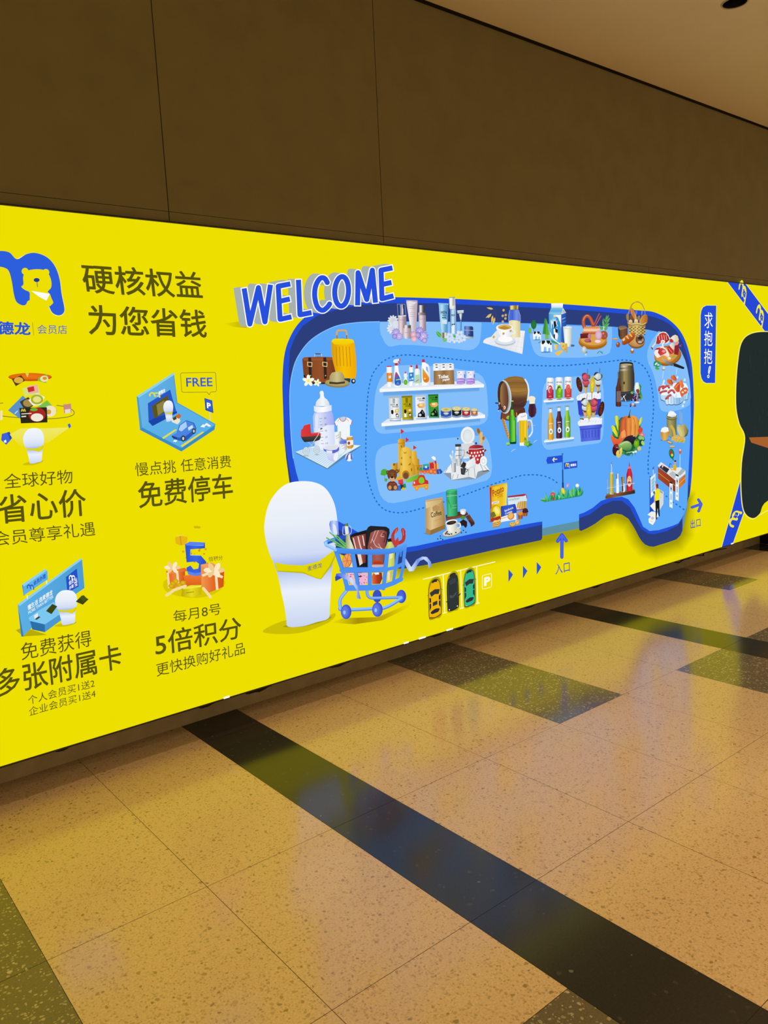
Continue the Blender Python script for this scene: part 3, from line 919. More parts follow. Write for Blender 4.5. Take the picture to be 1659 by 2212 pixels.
for k in range(4): a.L('#c8d0dc', 3, [(150 + 120 * k, 850 - 40 * k), (735 + 10 * k, 1000 - 85 * k)], hold=1, joints=0)
a.done()
a = pic('oat_milk_bottle', 'D2', 26)
a.G('#5a78d8 #3f62d0 #7894e4 #5474d8', '535,295 665,295 680,340 705,400 705,500 512,490 508,400 525,340')
a.G('#e2d49a #f4eac0 #d8c684', '512,480 560,465 640,470 702,490 700,745 560,745 520,700').L('#b9c8f0', 5, '530,300 512,380 512,480', joints=0).L('#b9c8f0', 5, '672,300 700,390 702,490', joints=0)
a.G('#a8862c #f4e48a #b0903c #8a6c1c #e8d480', '530,228 668,224 665,290 535,295')
a.done()
a = pic('cereal_cup', 'D2', 34)
a.E('#aebccc', 455, 815, 168, 68).E('#f2f4f6', 455, 800, 166, 66, edge='#d2dbe6').E('#fcfcfc', 455, 775, 120, 48)
a.G('#e4e8ee #ffffff #d4dce6', '305,590 320,640 350,690 380,730 440,745 520,740 560,700 575,660 580,590 440,620')
a.L('#eef2f6', 18, '572,620 610,650 600,680 540,690', s=1)
a.E('#f8f8f8', 442, 585, 138, 55).E('#c89a48', 445, 580, 112, 42, edge='#d8b468').P('#d8b060', '330,580 380,555 430,535 480,538 540,560 560,590 440,610').P('#b88838', '340,592 440,560 540,595 440,622', hold=0)
for x, y in ((425, 685), (540, 640), (265, 740)): a.E('#c8a860', x, y, 18, 22, 30)
a.done()

# -- dairy
a = pic('round_tree', 'D2', 15); a.E('#7cc05a', 860, 635, 27, 48, edge='#69b04e').L('#6a9a4a', 6, '862,670 864,710').L('#4a6a3c', 8, '922,590 924,650').E('#2f7a3a', 922, 537, 45, 74, edge='#256a34').done()
a = pic('pointed_tree', 'D2', 15); a.P('#7fb858', '1105,700 1165,700 1170,780 1110,780').P('#3c8a3c', '1100,438 1125,440 1140,520 1175,700 1065,690').P('#58a848', '1125,440 1150,520 1180,705 1120,705').done()
def cow(x, y, s):
    a = pic('cow', 'D2', 24, 'black and white cow')
    q = lambda l: [(x + px * s, y + py * s) for px, py in PT(l)]
    a.E('#4f86c4', x + 85 * s, y + 195 * s, 80 * s, 12 * s)
    a.L('#1c1c22', 8 * s, q('12,20 -10,35 -30,45'), s=1)
    a.P('#f4f6f8', q('10,10 40,5 150,8 175,30 185,70 190,190 165,190 158,120 130,130 125,185 100,185 95,110 60,110 50,190 12,190 8,110 2,60'))
    a.P('#1f1f26', q('20,8 70,5 80,30 60,55 40,70 20,60'), hold=0).P('#1f1f26', q('95,5 150,8 170,40 160,70 120,60 100,35'), hold=1).P('#1f1f26', q('150,85 170,80 165,110 148,105'), hold=1)
    a.E('#f4f6f8', x + 160 * s, y + 80 * s, 22 * s, 40 * s, 10).E('#2a2428', x + 168 * s, y + 62 * s, 14 * s, 18 * s)
    return a.done()
cow(905, 645, .72); cow(1030, 790, 1.0)
a = pic('milk_carton', 'D2', 26)
a.G('#ffffff #d8e0ea', '1205,192 1398,190 1395,262 1208,262', 90)
a.G('#7fc4ea #58aadc #9cd4f0', '1205,262 1395,262 1370,372 1165,360', 90).P('#d8dcd8', '1395,262 1450,345 1370,372').P('#b4bcbc', '1400,290 1450,345 1385,350')
a.G('#4f9fd8 #7cc4ea #3f8ccc', '1165,360 1370,372 1365,860 1330,860 1190,740 1170,600')
a.G('#3468c0 #24489c', '1370,372 1450,345 1452,540 1420,840 1366,860').L('#c8d8f0', 8, '1380,450 1435,425', joints=0).L('#8ab0e0', 5, '1385,500 1440,480', joints=0)
a.P('#f2f6fa', '1250,380 1366,378 1366,600 1350,500 1300,420').E('#3a94d0', 1278, 600, 66, 190, 4)
a.P('#f4f8fa', '1180,650 1230,740 1300,820 1366,860 1366,780 1366,850 1340,862 1200,750').P('#3f9a4a', '1200,780 1290,830 1330,862 1210,830')
a.text('Milk', (1205, 600), (1310, 565), (1195, 460), '#eef6fc', .02)
a.P('#1d1d24', '1240,490 1275,480 1290,560 1250,600').P('#f2f4f6', '1240,610 1300,600 1315,720 1300,790 1250,760').P('#1d1d24', '1265,595 1310,620 1305,680 1270,660').P('#1d1d24', '1240,700 1262,690 1265,780 1245,760', hold=1)
a.P('#e8dca0', '1240,385 1280,382 1280,415 1242,415')
a.done()
a = pic('milk_glass', 'D2', 40)
a.E('#3c6c9c', 1545, 880, 40, 18).G('#cdd8e0 #f8faf8 #dfe6d4 #a8b8b0', '1395,570 1545,570 1525,890 1425,890').E('#f4f8f8', 1470, 585, 72, 26, edge='#c8d4d4').G('#c8d4cc #f0f4f0 #8aa49c', '1425,860 1528,860 1522,895 1440,900')
a.done()
a = pic('cheese_wedge', 'D2', 44)
a.P('#c89c30', '1350,825 1465,850 1462,1000 1370,930').G('#f0d070 #dcb048', '1350,822 1460,848 1450,985 1375,925').E('#c89838', 1395, 890, 12, 16).E('#c89838', 1430, 940, 12, 15, hold=1).E('#f4e090', 1410, 850, 12, 8, hold=1)
a.G('#f4dc84 #d8ac40', '1250,870 1290,858 1315,870 1305,950 1260,945').P('#e8c45c', '1255,1000 1330,960 1380,950 1390,980 1310,1052')
a.done()

# -- deli board
a = pic('chopping_board', 'D3', 15)
a.E('#a86818', 415, 905, 255, 135).E('#dca048', 420, 860, 252, 128, edge='#c88a30').E('#a46c22', 420, 868, 226, 108).E('#dca34c', 420, 862, 222, 104)
a.done()
a = pic('sausage_ring', 'D3', 22)
a.L('#a84424', 62, '262,640 245,560 255,480 300,440 345,450 385,510 415,590 430,640', s=1).L('#c8643c', 34, '258,620 242,550 255,478 300,432 345,445 385,505 415,585', s=1).L('#e8a07c', 9, '245,520 262,465 300,425 340,435', s=1)
a.L('#a8443c', 20, '430,610 480,500 530,395').L('#cc7060', 8, '428,600 526,392', joints=0).L('#a8443c', 20, '465,605 510,520 558,435').L('#cc7060', 8, '466,600 554,436', joints=0)
a.done()
a = pic('cooked_ham', 'D3', 26)
a.G('#d07438 #e89a60 #f4d8b8 #d87840 #b05820', '250,630 520,618 540,690 545,760 260,765 215,740 245,690', 90)
a.E('#a84c30', 610, 780, 70, 80).E('#e4b49c', 600, 745, 22).E('#e8c4ac', 625, 800, 16, hold=1).P('#a8543c', '555,710 650,710 672,780 650,850 570,850').E('#d88a6c', 600, 750, 18).E('#c86c50', 630, 800, 14, hold=1)
a.E('#c48cae', 515, 778, 62, 84).E('#e4c0d4', 512, 776, 54, 76, edge='#d4a8c4').E('#eccadc', 500, 892, 55, 30).E('#f2dce8', 498, 888, 40, 18)
a.done()
a = pic('salami', 'D3', 30)
a.G('#7a2c2c #5a1c20', '185,755 345,742 345,832 190,840', 90).E('#b46c84', 350, 800, 30, 52).E('#c4849c', 350, 800, 22, 42).E('#a44c60', 318, 878, 60, 36).E('#c06478', 310, 870, 46, 26).E('#9c4458', 360, 892, 24, 20, hold=1)
a.done()
a = pic('herb_sprig', 'D3', 20)
for x0, y0, x1, y1, w_ in ((600, 690, 530, 600, 50), (605, 690, 690, 640, 46), (615, 640, 590, 500, 44), (620, 640, 710, 570, 50), (640, 560, 660, 420, 40), (650, 560, 718, 470, 36), (640, 540, 600, 480, 30), (660, 500, 695, 420, 30), (630, 600, 700, 520, 40)): leaf(a, '#4fa050' if x1 % 20 else '#3c8c44', x0, y0, x1, y1, w_, vein='#9cd080')
a.P('#c8e4a8', '590,695 600,620 615,620 615,695')
a.done()
a = pic('white_egg', 'D3', 24); a.E('#6a86a0', 290, 1085, 30, 14).E('#e8ece8', 255, 1040, 46, 64, edge='#a9b4ac', off=(-.2, -.3)).E('#e8eef0', 285, 1130, 16, 10).done()
a = pic('parsley_leaf', 'D3', 18); a.L('#2f8c6c', 14, '500,1105 530,1070 560,1085 590,1110', s=1).L('#4cb890', 10, '515,1075 560,1070 600,1090', s=1).done()

# -- bakery
a = pic('bread_basket', 'D3', 18)
a.L('#b89458', 10, '1045,560 1050,400 1085,280 1130,210 1200,190 1270,210 1320,280 1350,380 1360,560', s=1).L('#6a4a20', 9, '1070,380 1110,250 1160,200 1220,182 1290,220 1335,310', s=1).L('#d0a868', 4, '1060,400 1100,265 1150,205 1210,186 1280,212 1328,300', s=1)
for x in (1190, 1290): a.L('#c8b070', 5, [(x, 440), (x - 6, 290)], joints=0).L('#c8b070', 4, [(x + 6, 400), (x + 25, 300)], joints=0)
a.G('#7c6844 #a88c58 #4c3c24', '1005,420 1030,390 1060,410 1075,540 1040,545 1010,480').G('#8c5c34 #5c3c20', '1080,430 1130,410 1150,540 1090,545')
a.G('#d89448 #c07830 #e8ac60', '1085,300 1110,285 1140,310 1195,450 1190,500 1150,495 1095,390').G('#7a6a48 #a89064', '1195,470 1230,430 1260,430 1250,500 1210,520')
a.G('#e0a050 #c88034 #a86420', '1245,520 1290,440 1340,405 1385,420 1398,480 1385,560 1340,585 1250,580').L('#b06c28', 5, '1270,560 1330,440', joints=0).L('#b06c28', 5, '1320,575 1372,440', joints=0)
a.G('#f0dca0 #d0a050', '1055,520 1090,500 1118,520 1122,575 1060,580', 90).G('#f4e4a8 #d0a858', '1155,505 1190,490 1220,515 1222,575 1150,580', 90)
a.G('#a8863c #d8bc70 #8a682c', '1035,560 1360,560 1340,780 1080,775 1050,660')
a.L('#6a4c1c', 8, '1035,575 1100,600 1200,590 1300,605 1362,575', s=1).L('#e4cc84', 14, '1040,560 1100,585 1200,575 1300,588 1358,562', s=1)
a.z += 1
for r in range(6):
    for k in range(9): a.E('#4c3614' if (r + k) % 2 else '#e0c67c', 1072 + k * 33 + (r % 2) * 6, 640 + r * 26, 15, 7, hold=1, n=8)
a.done()
a = pic('dark_bread', 'D3', 34)
a.G('#4a2e20 #7c5438 #5c3c28', '860,640 900,610 990,610 1035,650 1035,760 1000,850 900,855 870,780').G('#7a5c48 #a08468', '862,645 900,612 990,612 1034,652 980,670 900,690', 90).P('#3c2418', '860,650 885,690 900,850 870,790')
a.done()
a = pic('round_board', 'D3', 40); a.E('#8a5828', 1190, 905, 150, 118).E('#d8a868', 1190, 885, 148, 106, edge='#b88448').done()
a = pic('crusty_loaf', 'D3', 48)
a.G('#d87830 #b05420 #8c4018', '925,900 935,850 1000,790 1080,745 1150,735 1170,770 1140,850 1060,920 970,960 935,950', 60).P('#f0b870', '990,800 1030,790 1060,850 1040,850').P('#f0b870', '1050,765 1085,755 1120,810 1098,815', hold=1).P('#f4c888', '935,860 975,825 985,870 950,890', hold=1)
a.done()
a = pic('ring_loaf', 'D3', 52)
a.E('#5c3c2c', 1255, 860, 82, 86).E('#8a6850', 1255, 850, 74, 74, edge='#6c4c38').E('#3c281c', 1255, 832, 46, 34).E('#b09880', 1215, 800, 20, 14, 30).E('#c8b49c', 1250, 905, 40, 20).E('#a88c74', 1300, 870, 18, 30, hold=1)
a.done()
a = pic('biscuit_stick', 'D3', 44); a.L('#c8943c', 30, '775,850 850,848').L('#e8bc60', 14, '778,843 850,841').done()
a = pic('biscuit_stick', 'D3', 16); a.L('#d0a040', 18, '1345,720 1380,710').done()
a = pic('brown_egg', 'D3', 44); a.E('#b06038', 860, 950, 36, 50, 0, '#8a4428', off=(-.2, -.3)).E('#d89870', 850, 930, 14, 18).done()
a = pic('brown_egg', 'D3', 44); a.E('#c87848', 1115, 1065, 33, 46, 0, '#a05830', off=(-.2, -.3)).E('#f0e4d0', 1115, 1040, 22, 20).done()

# -- butcher and fish counter
a = pic('meat_board', 'D4', 15)
a.E('#8a5420', 690, 760, 325, 235, -14).E('#c88434', 680, 740, 322, 225, -14, edge='#b06c24').E('#dfa050', 650, 740, 270, 180, -14, edge='#d89444')
a.L('#5c2c24', 26, '300,560 318,600').L('#e8dcd0', 34, '320,545 400,440 440,380', s=1)
a.P('#f4ece4', '400,420 415,300 470,220 560,180 640,195 700,260 735,360 700,450 620,480 560,440 500,480 430,470')
a.G('#a82828 #c83c38 #8c2020', '415,400 430,300 490,230 570,200 650,230 700,300 720,380 660,440 600,470 540,420 480,480 400,470')
for x in (470, 530, 590, 640): a.L('#f0c8c0', 12, [(x, 260), (x + 20, 380)], s=0)
a.L('#f8f0e8', 34, '530,410 580,400 600,430 560,480 570,560', s=1)
a.G('#f8f0e0 #d8c8a8', '740,340 800,280 860,255 920,285 945,370 930,410 850,440 800,390').P('#c03430', '720,370 770,350 820,400 800,450 730,430').P('#e89484', '850,440 940,405 950,450 900,520 850,500')
a.P('#8c2434', '850,510 940,500 950,600 930,740 830,720 840,560').L('#8a4cb0', 14, '960,540 1010,490').L('#a068c8', 10, '960,500 1000,540', joints=0)
a.G('#f4ece0 #d4c4a8', '720,500 790,440 840,480 840,600 790,610 740,560').P('#b83034', '660,560 720,520 790,600 830,660 800,700 740,720 690,650').L('#e89088', 14, '700,580 780,680')
a.P('#f4e8e0', '350,680 420,560 520,530 620,570 690,660 720,760 660,770 560,740 480,790 430,810 380,760')
a.G('#b83038 #d85858', '440,680 470,590 540,570 620,610 650,680 600,720 500,760').L('#f8f0e8', 26, '440,640 420,720 450,790', s=1).P('#b03030', '355,620 420,570 510,555 470,610').E('#e8a098', 580, 650, 40, 30)
a.P('#f0d8c0', '560,720 690,760 720,790 660,790').E('#f0e0b0', 710, 820, 42, 34).E('#f8f0d8', 730, 815, 20, 22)
for k in range(7): leaf(a, '#7ca83c' if k % 2 else '#9cc050', 760 + k * 15, 800, 800 + k * 18, 745 + (k % 3) * 10, 14, hold=0)
a.done()
a = pic('butcher_knife', 'D4', 60); a.G('#c8c4b0 #8a8a80 #4c5454', '520,815 800,940 790,1005 700,985 600,910', 40).G('#2a2e34 #15171a', '805,940 870,945 1060,1030 1070,1060 1040,1078 805,1005', 90).done()
a = pic('parsley_leaf', 'D4', 30)
for x0, y0, x1, y1, w_, c in ((400, 870, 340, 1010, 60, '#2f8c4c'), (420, 880, 540, 990, 60, '#3c9c58'), (350, 1000, 520, 1000, 50, '#2f9060'), (370, 1040, 490, 1080, 70, '#4cac3c'), (400, 910, 430, 1010, 40, '#2c7c44'), (345, 1000, 400, 930, 40, '#3ca468')): leaf(a, c, x0, y0, x1, y1, w_)
a.E('#cfe6fa', 400, 950, 20, 40, 40).E('#cfe6fa', 450, 980, 30, 14, hold=1)
a.done()
a = pic('garlic_clove', 'D4', 30); a.E('#8a8a80', 580, 1085, 40, 24).E('#f0eadc', 585, 1050, 38, 38, edge='#c8c0a8').done()
a = pic('seafood_tub', 'D4', 18)
a.P('#3c6c98', '490,1680 520,1820 610,1855 650,1945 720,1930 770,1945 840,1930 880,1945 960,1925 1030,1880 1060,1830 1160,1810 1190,1640')
a.G('#a8d0ee #d8ecfa #8cbce4 #b8dcf4', '490,1660 525,1800 610,1835 650,1925 720,1910 770,1925 840,1910 880,1925 960,1905 1020,1870 1060,1820 1155,1795 1180,1620 1000,1500 600,1500')
a.z += 1
for x in (620, 690, 760, 830, 900, 960): a.L('#5c94c4', 8, [(x, 1720), (x + 5, 1900)], hold=1, joints=0)
for x in (1050, 1100): a.L('#5c94c4', 7, [(x, 1720), (x, 1815)], hold=1, joints=0)
a.P('#eef6fc', '455,1560 500,1470 600,1440 700,1480 800,1420 900,1400 1050,1400 1120,1420 1160,1500 1170,1620 1060,1700 1000,1760 850,1760 740,1640 640,1700 530,1700')
for x, y in ((590, 1360), (910, 1270), (1085, 1330), (880, 1700), (1070, 1860), (1040, 1950), (570, 1420)): a.P('#d0e8fa', [(x - 30, y + 30), (x - 5, y - 40), (x + 30, y - 10), (x + 12, y + 50)]).L('#3c7cb0', 6, [(x - 12, y + 40), (x + 15, y + 48)], joints=0)
a.L('#a9d4fa', 22, '575,1120 555,1300', joints=0).L('#a9d4fa', 26, '895,1060 880,1210', joints=0)
a.done()
a = pic('crab_legs', 'D4', 44)
for p in ('470,1580 490,1510 550,1490 620,1500', '560,1540 620,1490 680,1480 705,1520', '500,1640 560,1610 640,1600', '690,1640 740,1590 800,1590 830,1640', '640,1780 690,1720 740,1700'):
    a.L('#8c2024', 50, p, s=1).L('#c83c3c', 34, p, s=1).L('#e88c84', 8, [(x, y - 10) for x, y in PT(p)], s=1)
for p in ('480,1590 465,1620', '520,1640 500,1680', '640,1760 620,1800', '690,1760 680,1800'): a.L('#c43838', 16, p)
a.done()
a = pic('salmon_fillet', 'D4', 44)
for p, q in (('650,1340 690,1310 750,1330 800,1420 795,1455 720,1440 670,1400', '665,1400 720,1440 795,1455 790,1490 720,1480 670,1440'), ('740,1270 770,1225 820,1225 880,1310 885,1360 830,1350 760,1310', '750,1320 830,1350 885,1362 870,1400 800,1385')):
    a.G('#e87838 #d04c28', p, 60).P('#b8b4ac', q).L('#a83018', 18, [PT(p)[2], PT(p)[3]])
a.G('#e88448 #d85830 #c04420', '810,1510 900,1400 960,1370 970,1500 960,1620 900,1630 850,1580').G('#f09458 #dc6434', '940,1380 990,1320 1020,1340 1060,1470 1040,1530 990,1520')
a.L('#f8c8a0', 8, '860,1520 940,1420', joints=0)
a.P('#d8683c', '960,1620 1030,1530 1120,1510 1160,1560 1140,1650 1060,1690 1010,1755 980,1700').E('#f0c8a4', 1090, 1590, 34, 24).E('#f4d4b4', 1030, 1630, 28, 24)
a.done()

# -- cleaning shelf and pet shelf
def shelf(crop, top, face, z=14):
    a = pic('wall_shelf', crop, z, 'white wall shelf')
    f = PT(face)
    a.halo('#6aa6e6', PATCH, [(p[0] * .92 + 60, p[1] + 40) for p in f], 18)
    a.P('#dce8f4', top).P('#f6f8fa', face)
    return a.done()
shelf('D5', '122,512 215,440 1480,398 1565,450', '122,512 1565,448 1562,490 125,556')
shelf('D5', '150,985 235,925 1500,828 1580,870', '150,985 1580,868 1576,912 152,1028')
shelf('E2', '130,970 165,935 780,900 798,930', '130,968 798,925 780,945 420,975 150,1000')
shelf('E2', '140,1850 175,1810 780,1745 805,1770', '140,1845 805,1768 790,1790 160,1868')
a = pic('scouring_powder', 'D5', 24); a.G('#e4e8ee #ffffff #d0d8e4', '218,205 292,205 300,485 228,488').P('#c83038', '222,196 285,194 290,208 220,210').G('#d87818 #f0982c #c86c10', '218,292 298,290 302,415 225,418').P('#f8e8d0', '245,335 278,325 280,360 248,370').done()
a = pic('spray_cleaner', 'D5', 26)
a.G('#f6f8fa #d4dce8', '308,140 320,110 350,100 400,95 408,115 380,130 370,155 330,155').P('#c8303c', '392,97 410,95 406,130 395,128').P('#d03840', '375,130 390,125 415,185 395,165').P('#c82c38', '332,155 370,155 372,190 332,190')
a.G('#e8ecf4 #ffffff #ccd6e6', '328,190 375,190 385,270 420,370 428,470 400,488 335,488 318,470 320,330')
a.G('#3c78d0 #2458b4', '345,280 370,300 410,380 415,440 390,465 345,460 328,430 330,340', 90, s=1).P('#c04060', '345,282 375,320 350,360 332,350').L('#e8d860', 10, '345,390 410,378', joints=0)
for k in range(4): a.L('#7ab4ec', 4, [(372, 420), (340 + k * 22, 460)], joints=0)
a.done()
a = pic('dish_soap', 'D5', 28); a.G('#dfe8ea #f8fafa #c8d6dc', '460,295 490,292 510,330 495,360 512,400 515,465 455,472 450,400 465,360 452,330').P('#d03848', '470,275 490,272 486,298 466,298').E('#7cc82c', 480, 420, 27, 38, edge='#5cac20').done()
a = pic('toilet_cleaner', 'D5', 28); a.G('#e8ecf2 #ffffff #d0d8e4', '528,225 545,195 585,215 590,470 530,472').P('#c83038', '545,185 572,190 570,212 545,210').P('#2f80cc', '525,290 590,282 592,400 528,408').E('#bfe0f4', 555, 320, 15).E('#d8ecf8', 575, 370, 14).E('#9cc8ec', 545, 380, 12, hold=1).done()
a = pic('cream_cleaner', 'D5', 28); a.G('#e4ecee #fbfcfc #c8d4da', '605,250 620,232 660,232 680,260 682,462 610,468').P('#c82c38', '622,180 645,178 652,230 618,232').P('#b4d8b8', '610,320 675,312 680,430 614,438').L('#b86848', 10, '618,410 660,385').done()
a = pic('detergent_jug', 'D5', 28)
a.P('#c82c34', '708,105 742,102 748,142 706,144').G('#f4f6f8 #ffffff #d0d8e6', '705,145 745,145 765,160 800,180 820,240 822,460 705,468 700,250').P('#8ab8f0', '760,200 785,215 795,290 762,250')
a.G('#f0a838 #e07c14', '715,230 740,260 800,350 800,400 770,425 730,410 715,350', 90, s=1).P('#88c848', '718,232 740,268 722,290').E('#f8d8a0', 745, 370, 14).L('#c84c24', 8, '745,392 770,385')
a.done()
a = pic('toilet_roll_pack', 'D5', 28)
a.P('#d8dee4', '858,215 860,175 890,160 1120,155 1145,175 1145,255 1150,460 870,465')
a.z += 1
for x, y in ((905, 180), (1003, 177), (1097, 176)): a.E('#fafafa', x, y, 50, 20, edge='#e4e8ea', hold=1)
a.z += 1
for x, y in ((905, 180), (1003, 177), (1097, 176)): a.E('#4a4a48', x, y, 18, 7, hold=1)
a.z += 1
for x, y in ((908, 214), (1005, 212), (1098, 210)): a.G('#e8ecee #ffffff #d4dade', [(x - 49, y), (x + 49, y), (x + 49, y + 50), (x - 49, y + 50)], hold=1)
a.z += 1
for x, y in ((908, 214), (1005, 212), (1098, 210)): a.E('#fcfcfc', x, y, 49, 19, edge='#eceff0', hold=1)
a.z += 1
for x, y in ((908, 214), (1005, 212), (1098, 210)): a.E('#4a4a48', x, y, 18, 7, hold=1)
a.G('#8a6440 #b08a5c #906a44 #b08a5c #8a6440', '864,262 1145,250 1152,450 868,455').P('#f4f4f2', '870,455 1152,448 1140,462 880,468')
a.text('Toilet', (928, 370), (1072, 362), (926, 320), '#ffffff', .03).text('paper', (990, 412), (1088, 402), (990, 378), '#ffffff', .025)
a.done()
for x in (1185, 1318):
    a = pic('tissue_pack', 'D5', 28, 'lilac tissue pack')
    q = lambda l: [(x + px, 255 + py) for px, py in PT(l)]
    a.P('#a884d8', q('0,120 115,110 118,180 60,195 0,190')).G('#c8a0ec #9c78d0', q('0,100 110,95 115,150 5,155')).L('#e4d0f4', 8, q('12,140 100,136'), joints=0).L('#e4d0f4', 6, q('12,178 90,176'), joints=0)
    a.G('#d8daf0 #f6f6fc #c8c8ec', q('-2,5 10,12 100,8 112,0 108,60 112,115 60,105 0,112 4,50')).P('#5c78d8', q('100,50 118,60 115,110 100,100')).L('#3a3c6c', 8, q('20,35 42,30'), joints=0).L('#9a9ab4', 5, q('45,70 55,50 66,68'), joints=0)
    a.done()
def petbag(x0, y0, x1, y1, body, crimp, ink, style):
    a = pic('dog_food_bag', 'D5', 28, {'#dfe6ea': 'silver', '#bfae14': 'yellow', '#eef1f4': 'white', '#3f9c34': 'green'}[body] + ' dog food bag')
    w_, h = x1 - x0, y1 - y0
    q = lambda l: [(x0 + px * w_, y0 + py * h) for px, py in PT(l)]
    a.P('#7aa4d4', q('.06,.9 1.04,.88 1.03,1.03 .1,1.03'))
    a.G([body, body, crimp] if body != '#dfe6ea' else ['#c4ccd2', '#f4f6f8', '#b8c2ca'], q('0,0 .92,-.02 .93,.5 1,.95 1,.99 .08,1 .03,.5')).P(crimp, q('0,0 .92,-.02 .93,.06 0,.08'))
    if style < 2:
        a.P(crimp, q('.32,.08 .55,.08 .55,.3 .34,.3')).L(ink, 3, q('.36,.12 .52,.12'), joints=0).L(ink, 3, q('.36,.18 .52,.18'), joints=0, hold=1).L(ink, 3, q('.36,.24 .52,.24'), joints=0, hold=1)
        ty = .38
    else: ty = .18
    A = q(f'.18,{ty} .55,{ty - .01} .18,{ty - .055}'); B = q(f'.33,{ty + .08} .8,{ty + .07} .33,{ty + .02}')
    a.text('DOG', A[0], A[1], A[2], ink, .03).text('FOOD', B[0], B[1], B[2], ink, .03)
    if style < 2: a.E(ink, *q(f'.7,{ty - .03}')[0], 10, 12)
    else: a.P(ink, q('.6,.12 .7,.09 .85,.1 .85,.17 .75,.15 .65,.17'))
    if style < 2:
        a.P('#e8b040' if style == 0 else '#d8a020', q('.55,.54 .85,.53 .85,.66 .5,.68')).E('#f4e0a8', *q('.7,.6')[0], 18, 12)
        a.P('#f4f4f0', q('.22,.62 .4,.62 .42,.9 .22,.9')).P('#17181a', q('.2,.58 .36,.56 .42,.66 .36,.75 .22,.72')).P('#17181a', q('.58,.74 .72,.7 .84,.78 .84,.86 .62,.86')).E('#f4f4f0', *q('.72,.8')[0], 14, 14).L('#17181a', 4, q('.15,.93 .9,.9'), joints=0)
    else:
        a.G('#d89030 #f0c070', q('.14,.42 .3,.36 .8,.34 .9,.44 .8,.52 .6,.56 .3,.54')).E('#f8e0a8', *q('.5,.42')[0], 26, 16)
        a.P('#15171a', q('.2,.95 .25,.78 .4,.74 .6,.6 .7,.66 .85,.78 .88,.92 .86,.95')).E('#cfd4d4' if style == 2 else '#78b060', *q('.42,.85')[0], 20, 18).L('#e8e8e8', 4, q('.62,.7 .7,.8'), joints=0)
    return a.done()
petbag(245, 615, 410, 945, '#dfe6ea', '#aeb8c0', '#1c2024', 0)
petbag(425, 608, 585, 935, '#bfae14', '#8a7c10', '#1c1c10', 1)
petbag(613, 600, 768, 918, '#eef1f4', '#c0c8d0', '#202428', 2)
petbag(790, 588, 942, 905, '#3f9c34', '#2c7a28', '#10200c', 3)
def tin(x0, y0, x1, y1, c, d, top):
    a = pic('food_tin', 'D5', 28, {'#3058b8': 'blue', '#2a2a2c': 'black', '#c03038': 'red', '#c87038': 'orange'}[c] + ' food tin')
    w_, h = x1 - x0, y1 - y0
    cx = (x0 + x1) / 2
    a.E('#7f9cc0', cx, y1 - 4, w_ / 2 + 6, h * .18).G([d, c, d], [(x0, y0 + h * .22), (x1, y0 + h * .2), (x1, y1 - h * .15), (cx, y1), (x0, y1 - h * .12)])
    a.E('#c8b470', cx, y0 + h * .24, w_ / 2 + 2, h * .24).E(top, cx, y0 + h * .22, w_ / 2 - 8, h * .18, edge='#e0d49a').L('#a89a58', 4, [(cx - 15, y0 + h * .2), (cx + 20, y0 + h * .18)])
    a.E('#d8dcdc', cx, y0 + h * .62, w_ * .26, h * .09).L('#e0e0d8', 4, [(cx - w_ * .15, y0 + h * .78), (cx + w_ * .15, y0 + h * .76)], joints=0)
    return a.done()
tin(966, 765, 1110, 898, '#3058b8', '#24489c', '#b4a83c'); tin(1120, 750, 1248, 888, '#2a2a2c', '#141416', '#e4d8a0'); tin(1258, 758, 1372, 888, '#c03038', '#9c2028', '#e0d08c'); tin(1383, 775, 1472, 875, '#c87038', '#a85824', '#e8dcae')

# -- toys
a = pic('mushroom_toy', 'F1', 20); a.E('#58a83c', 195, 810, 20, 22).L('#7ca86c', 8, '178,745 182,820').P('#4cac38', '125,745 135,690 165,668 205,675 218,740 170,755').done()
a = pic('sand_castle', 'F1', 16)
for x, y0, y1 in ((386, 155, 275), (447, 262, 350), (545, 365, 435)):
    a.L('#d8c8b0', 4, [(x, y0), (x, y1)], joints=0).P('#d03438', [(x, y0), (x + 46, y0 + 34), (x, y0 + 70 - (x == 545) * 12)])
a.G('#e8bc40 #d49c24 #b87c18', '270,595 300,600 345,590 345,690 275,690').P('#8a5c14', '285,600 315,596 312,625 288,628')
a.G('#e8bc44 #d8a028 #b47c18', '348,300 380,278 435,290 440,345 435,420 440,640 355,640 352,345').L('#a87418', 6, '350,345 438,335', joints=0)
a.G('#f0c850 #dca830 #b88018', '520,445 560,435 585,445 595,530 620,545 625,640 620,740 560,745 525,620')
a.L('#a87418', 5, '570,630 622,628', joints=0)
a.G('#d8a028 #f0cc58 #e4b43c #c08c20', '345,690 355,600 370,580 380,450 400,400 445,385 510,405 525,450 530,580 560,620 575,740 520,770 360,765')
for x, y in ((390, 370), (396, 520), (504, 510)): a.L('#7a4c14', 9, [(x, y), (x + 1, y + 20)])
for x, y in ((362, 685), (522, 675), (602, 660)): a.L('#8a5818', 11, [(x, y - 12), (x + 1, y + 18)])
a.P('#a06c18', '418,440 430,462 448,460 460,440 452,470 425,472').P('#8a5c18', '385,580 405,622 380,620').P('#a06c18', '475,625 510,585 508,618', hold=1)
a.E('#b8801c', 448, 745, 48, 58).E('#7a4a30', 448, 755, 34, 42)
a.P('#e0ac34', '320,790 350,760 400,770 430,810 380,830 315,815').G('#8cd040 #58a828', '450,810 520,770 600,740 640,745 600,800 520,835 440,845', 0)
a.done()
a = pic('teddy_toy', 'F1', 50, 'small brown teddy with red bow')
for x, y in ((218, 712), (330, 700)): a.E('#6a3c24', x, y, 24, 26).E('#a06c4c', x, y, 13)
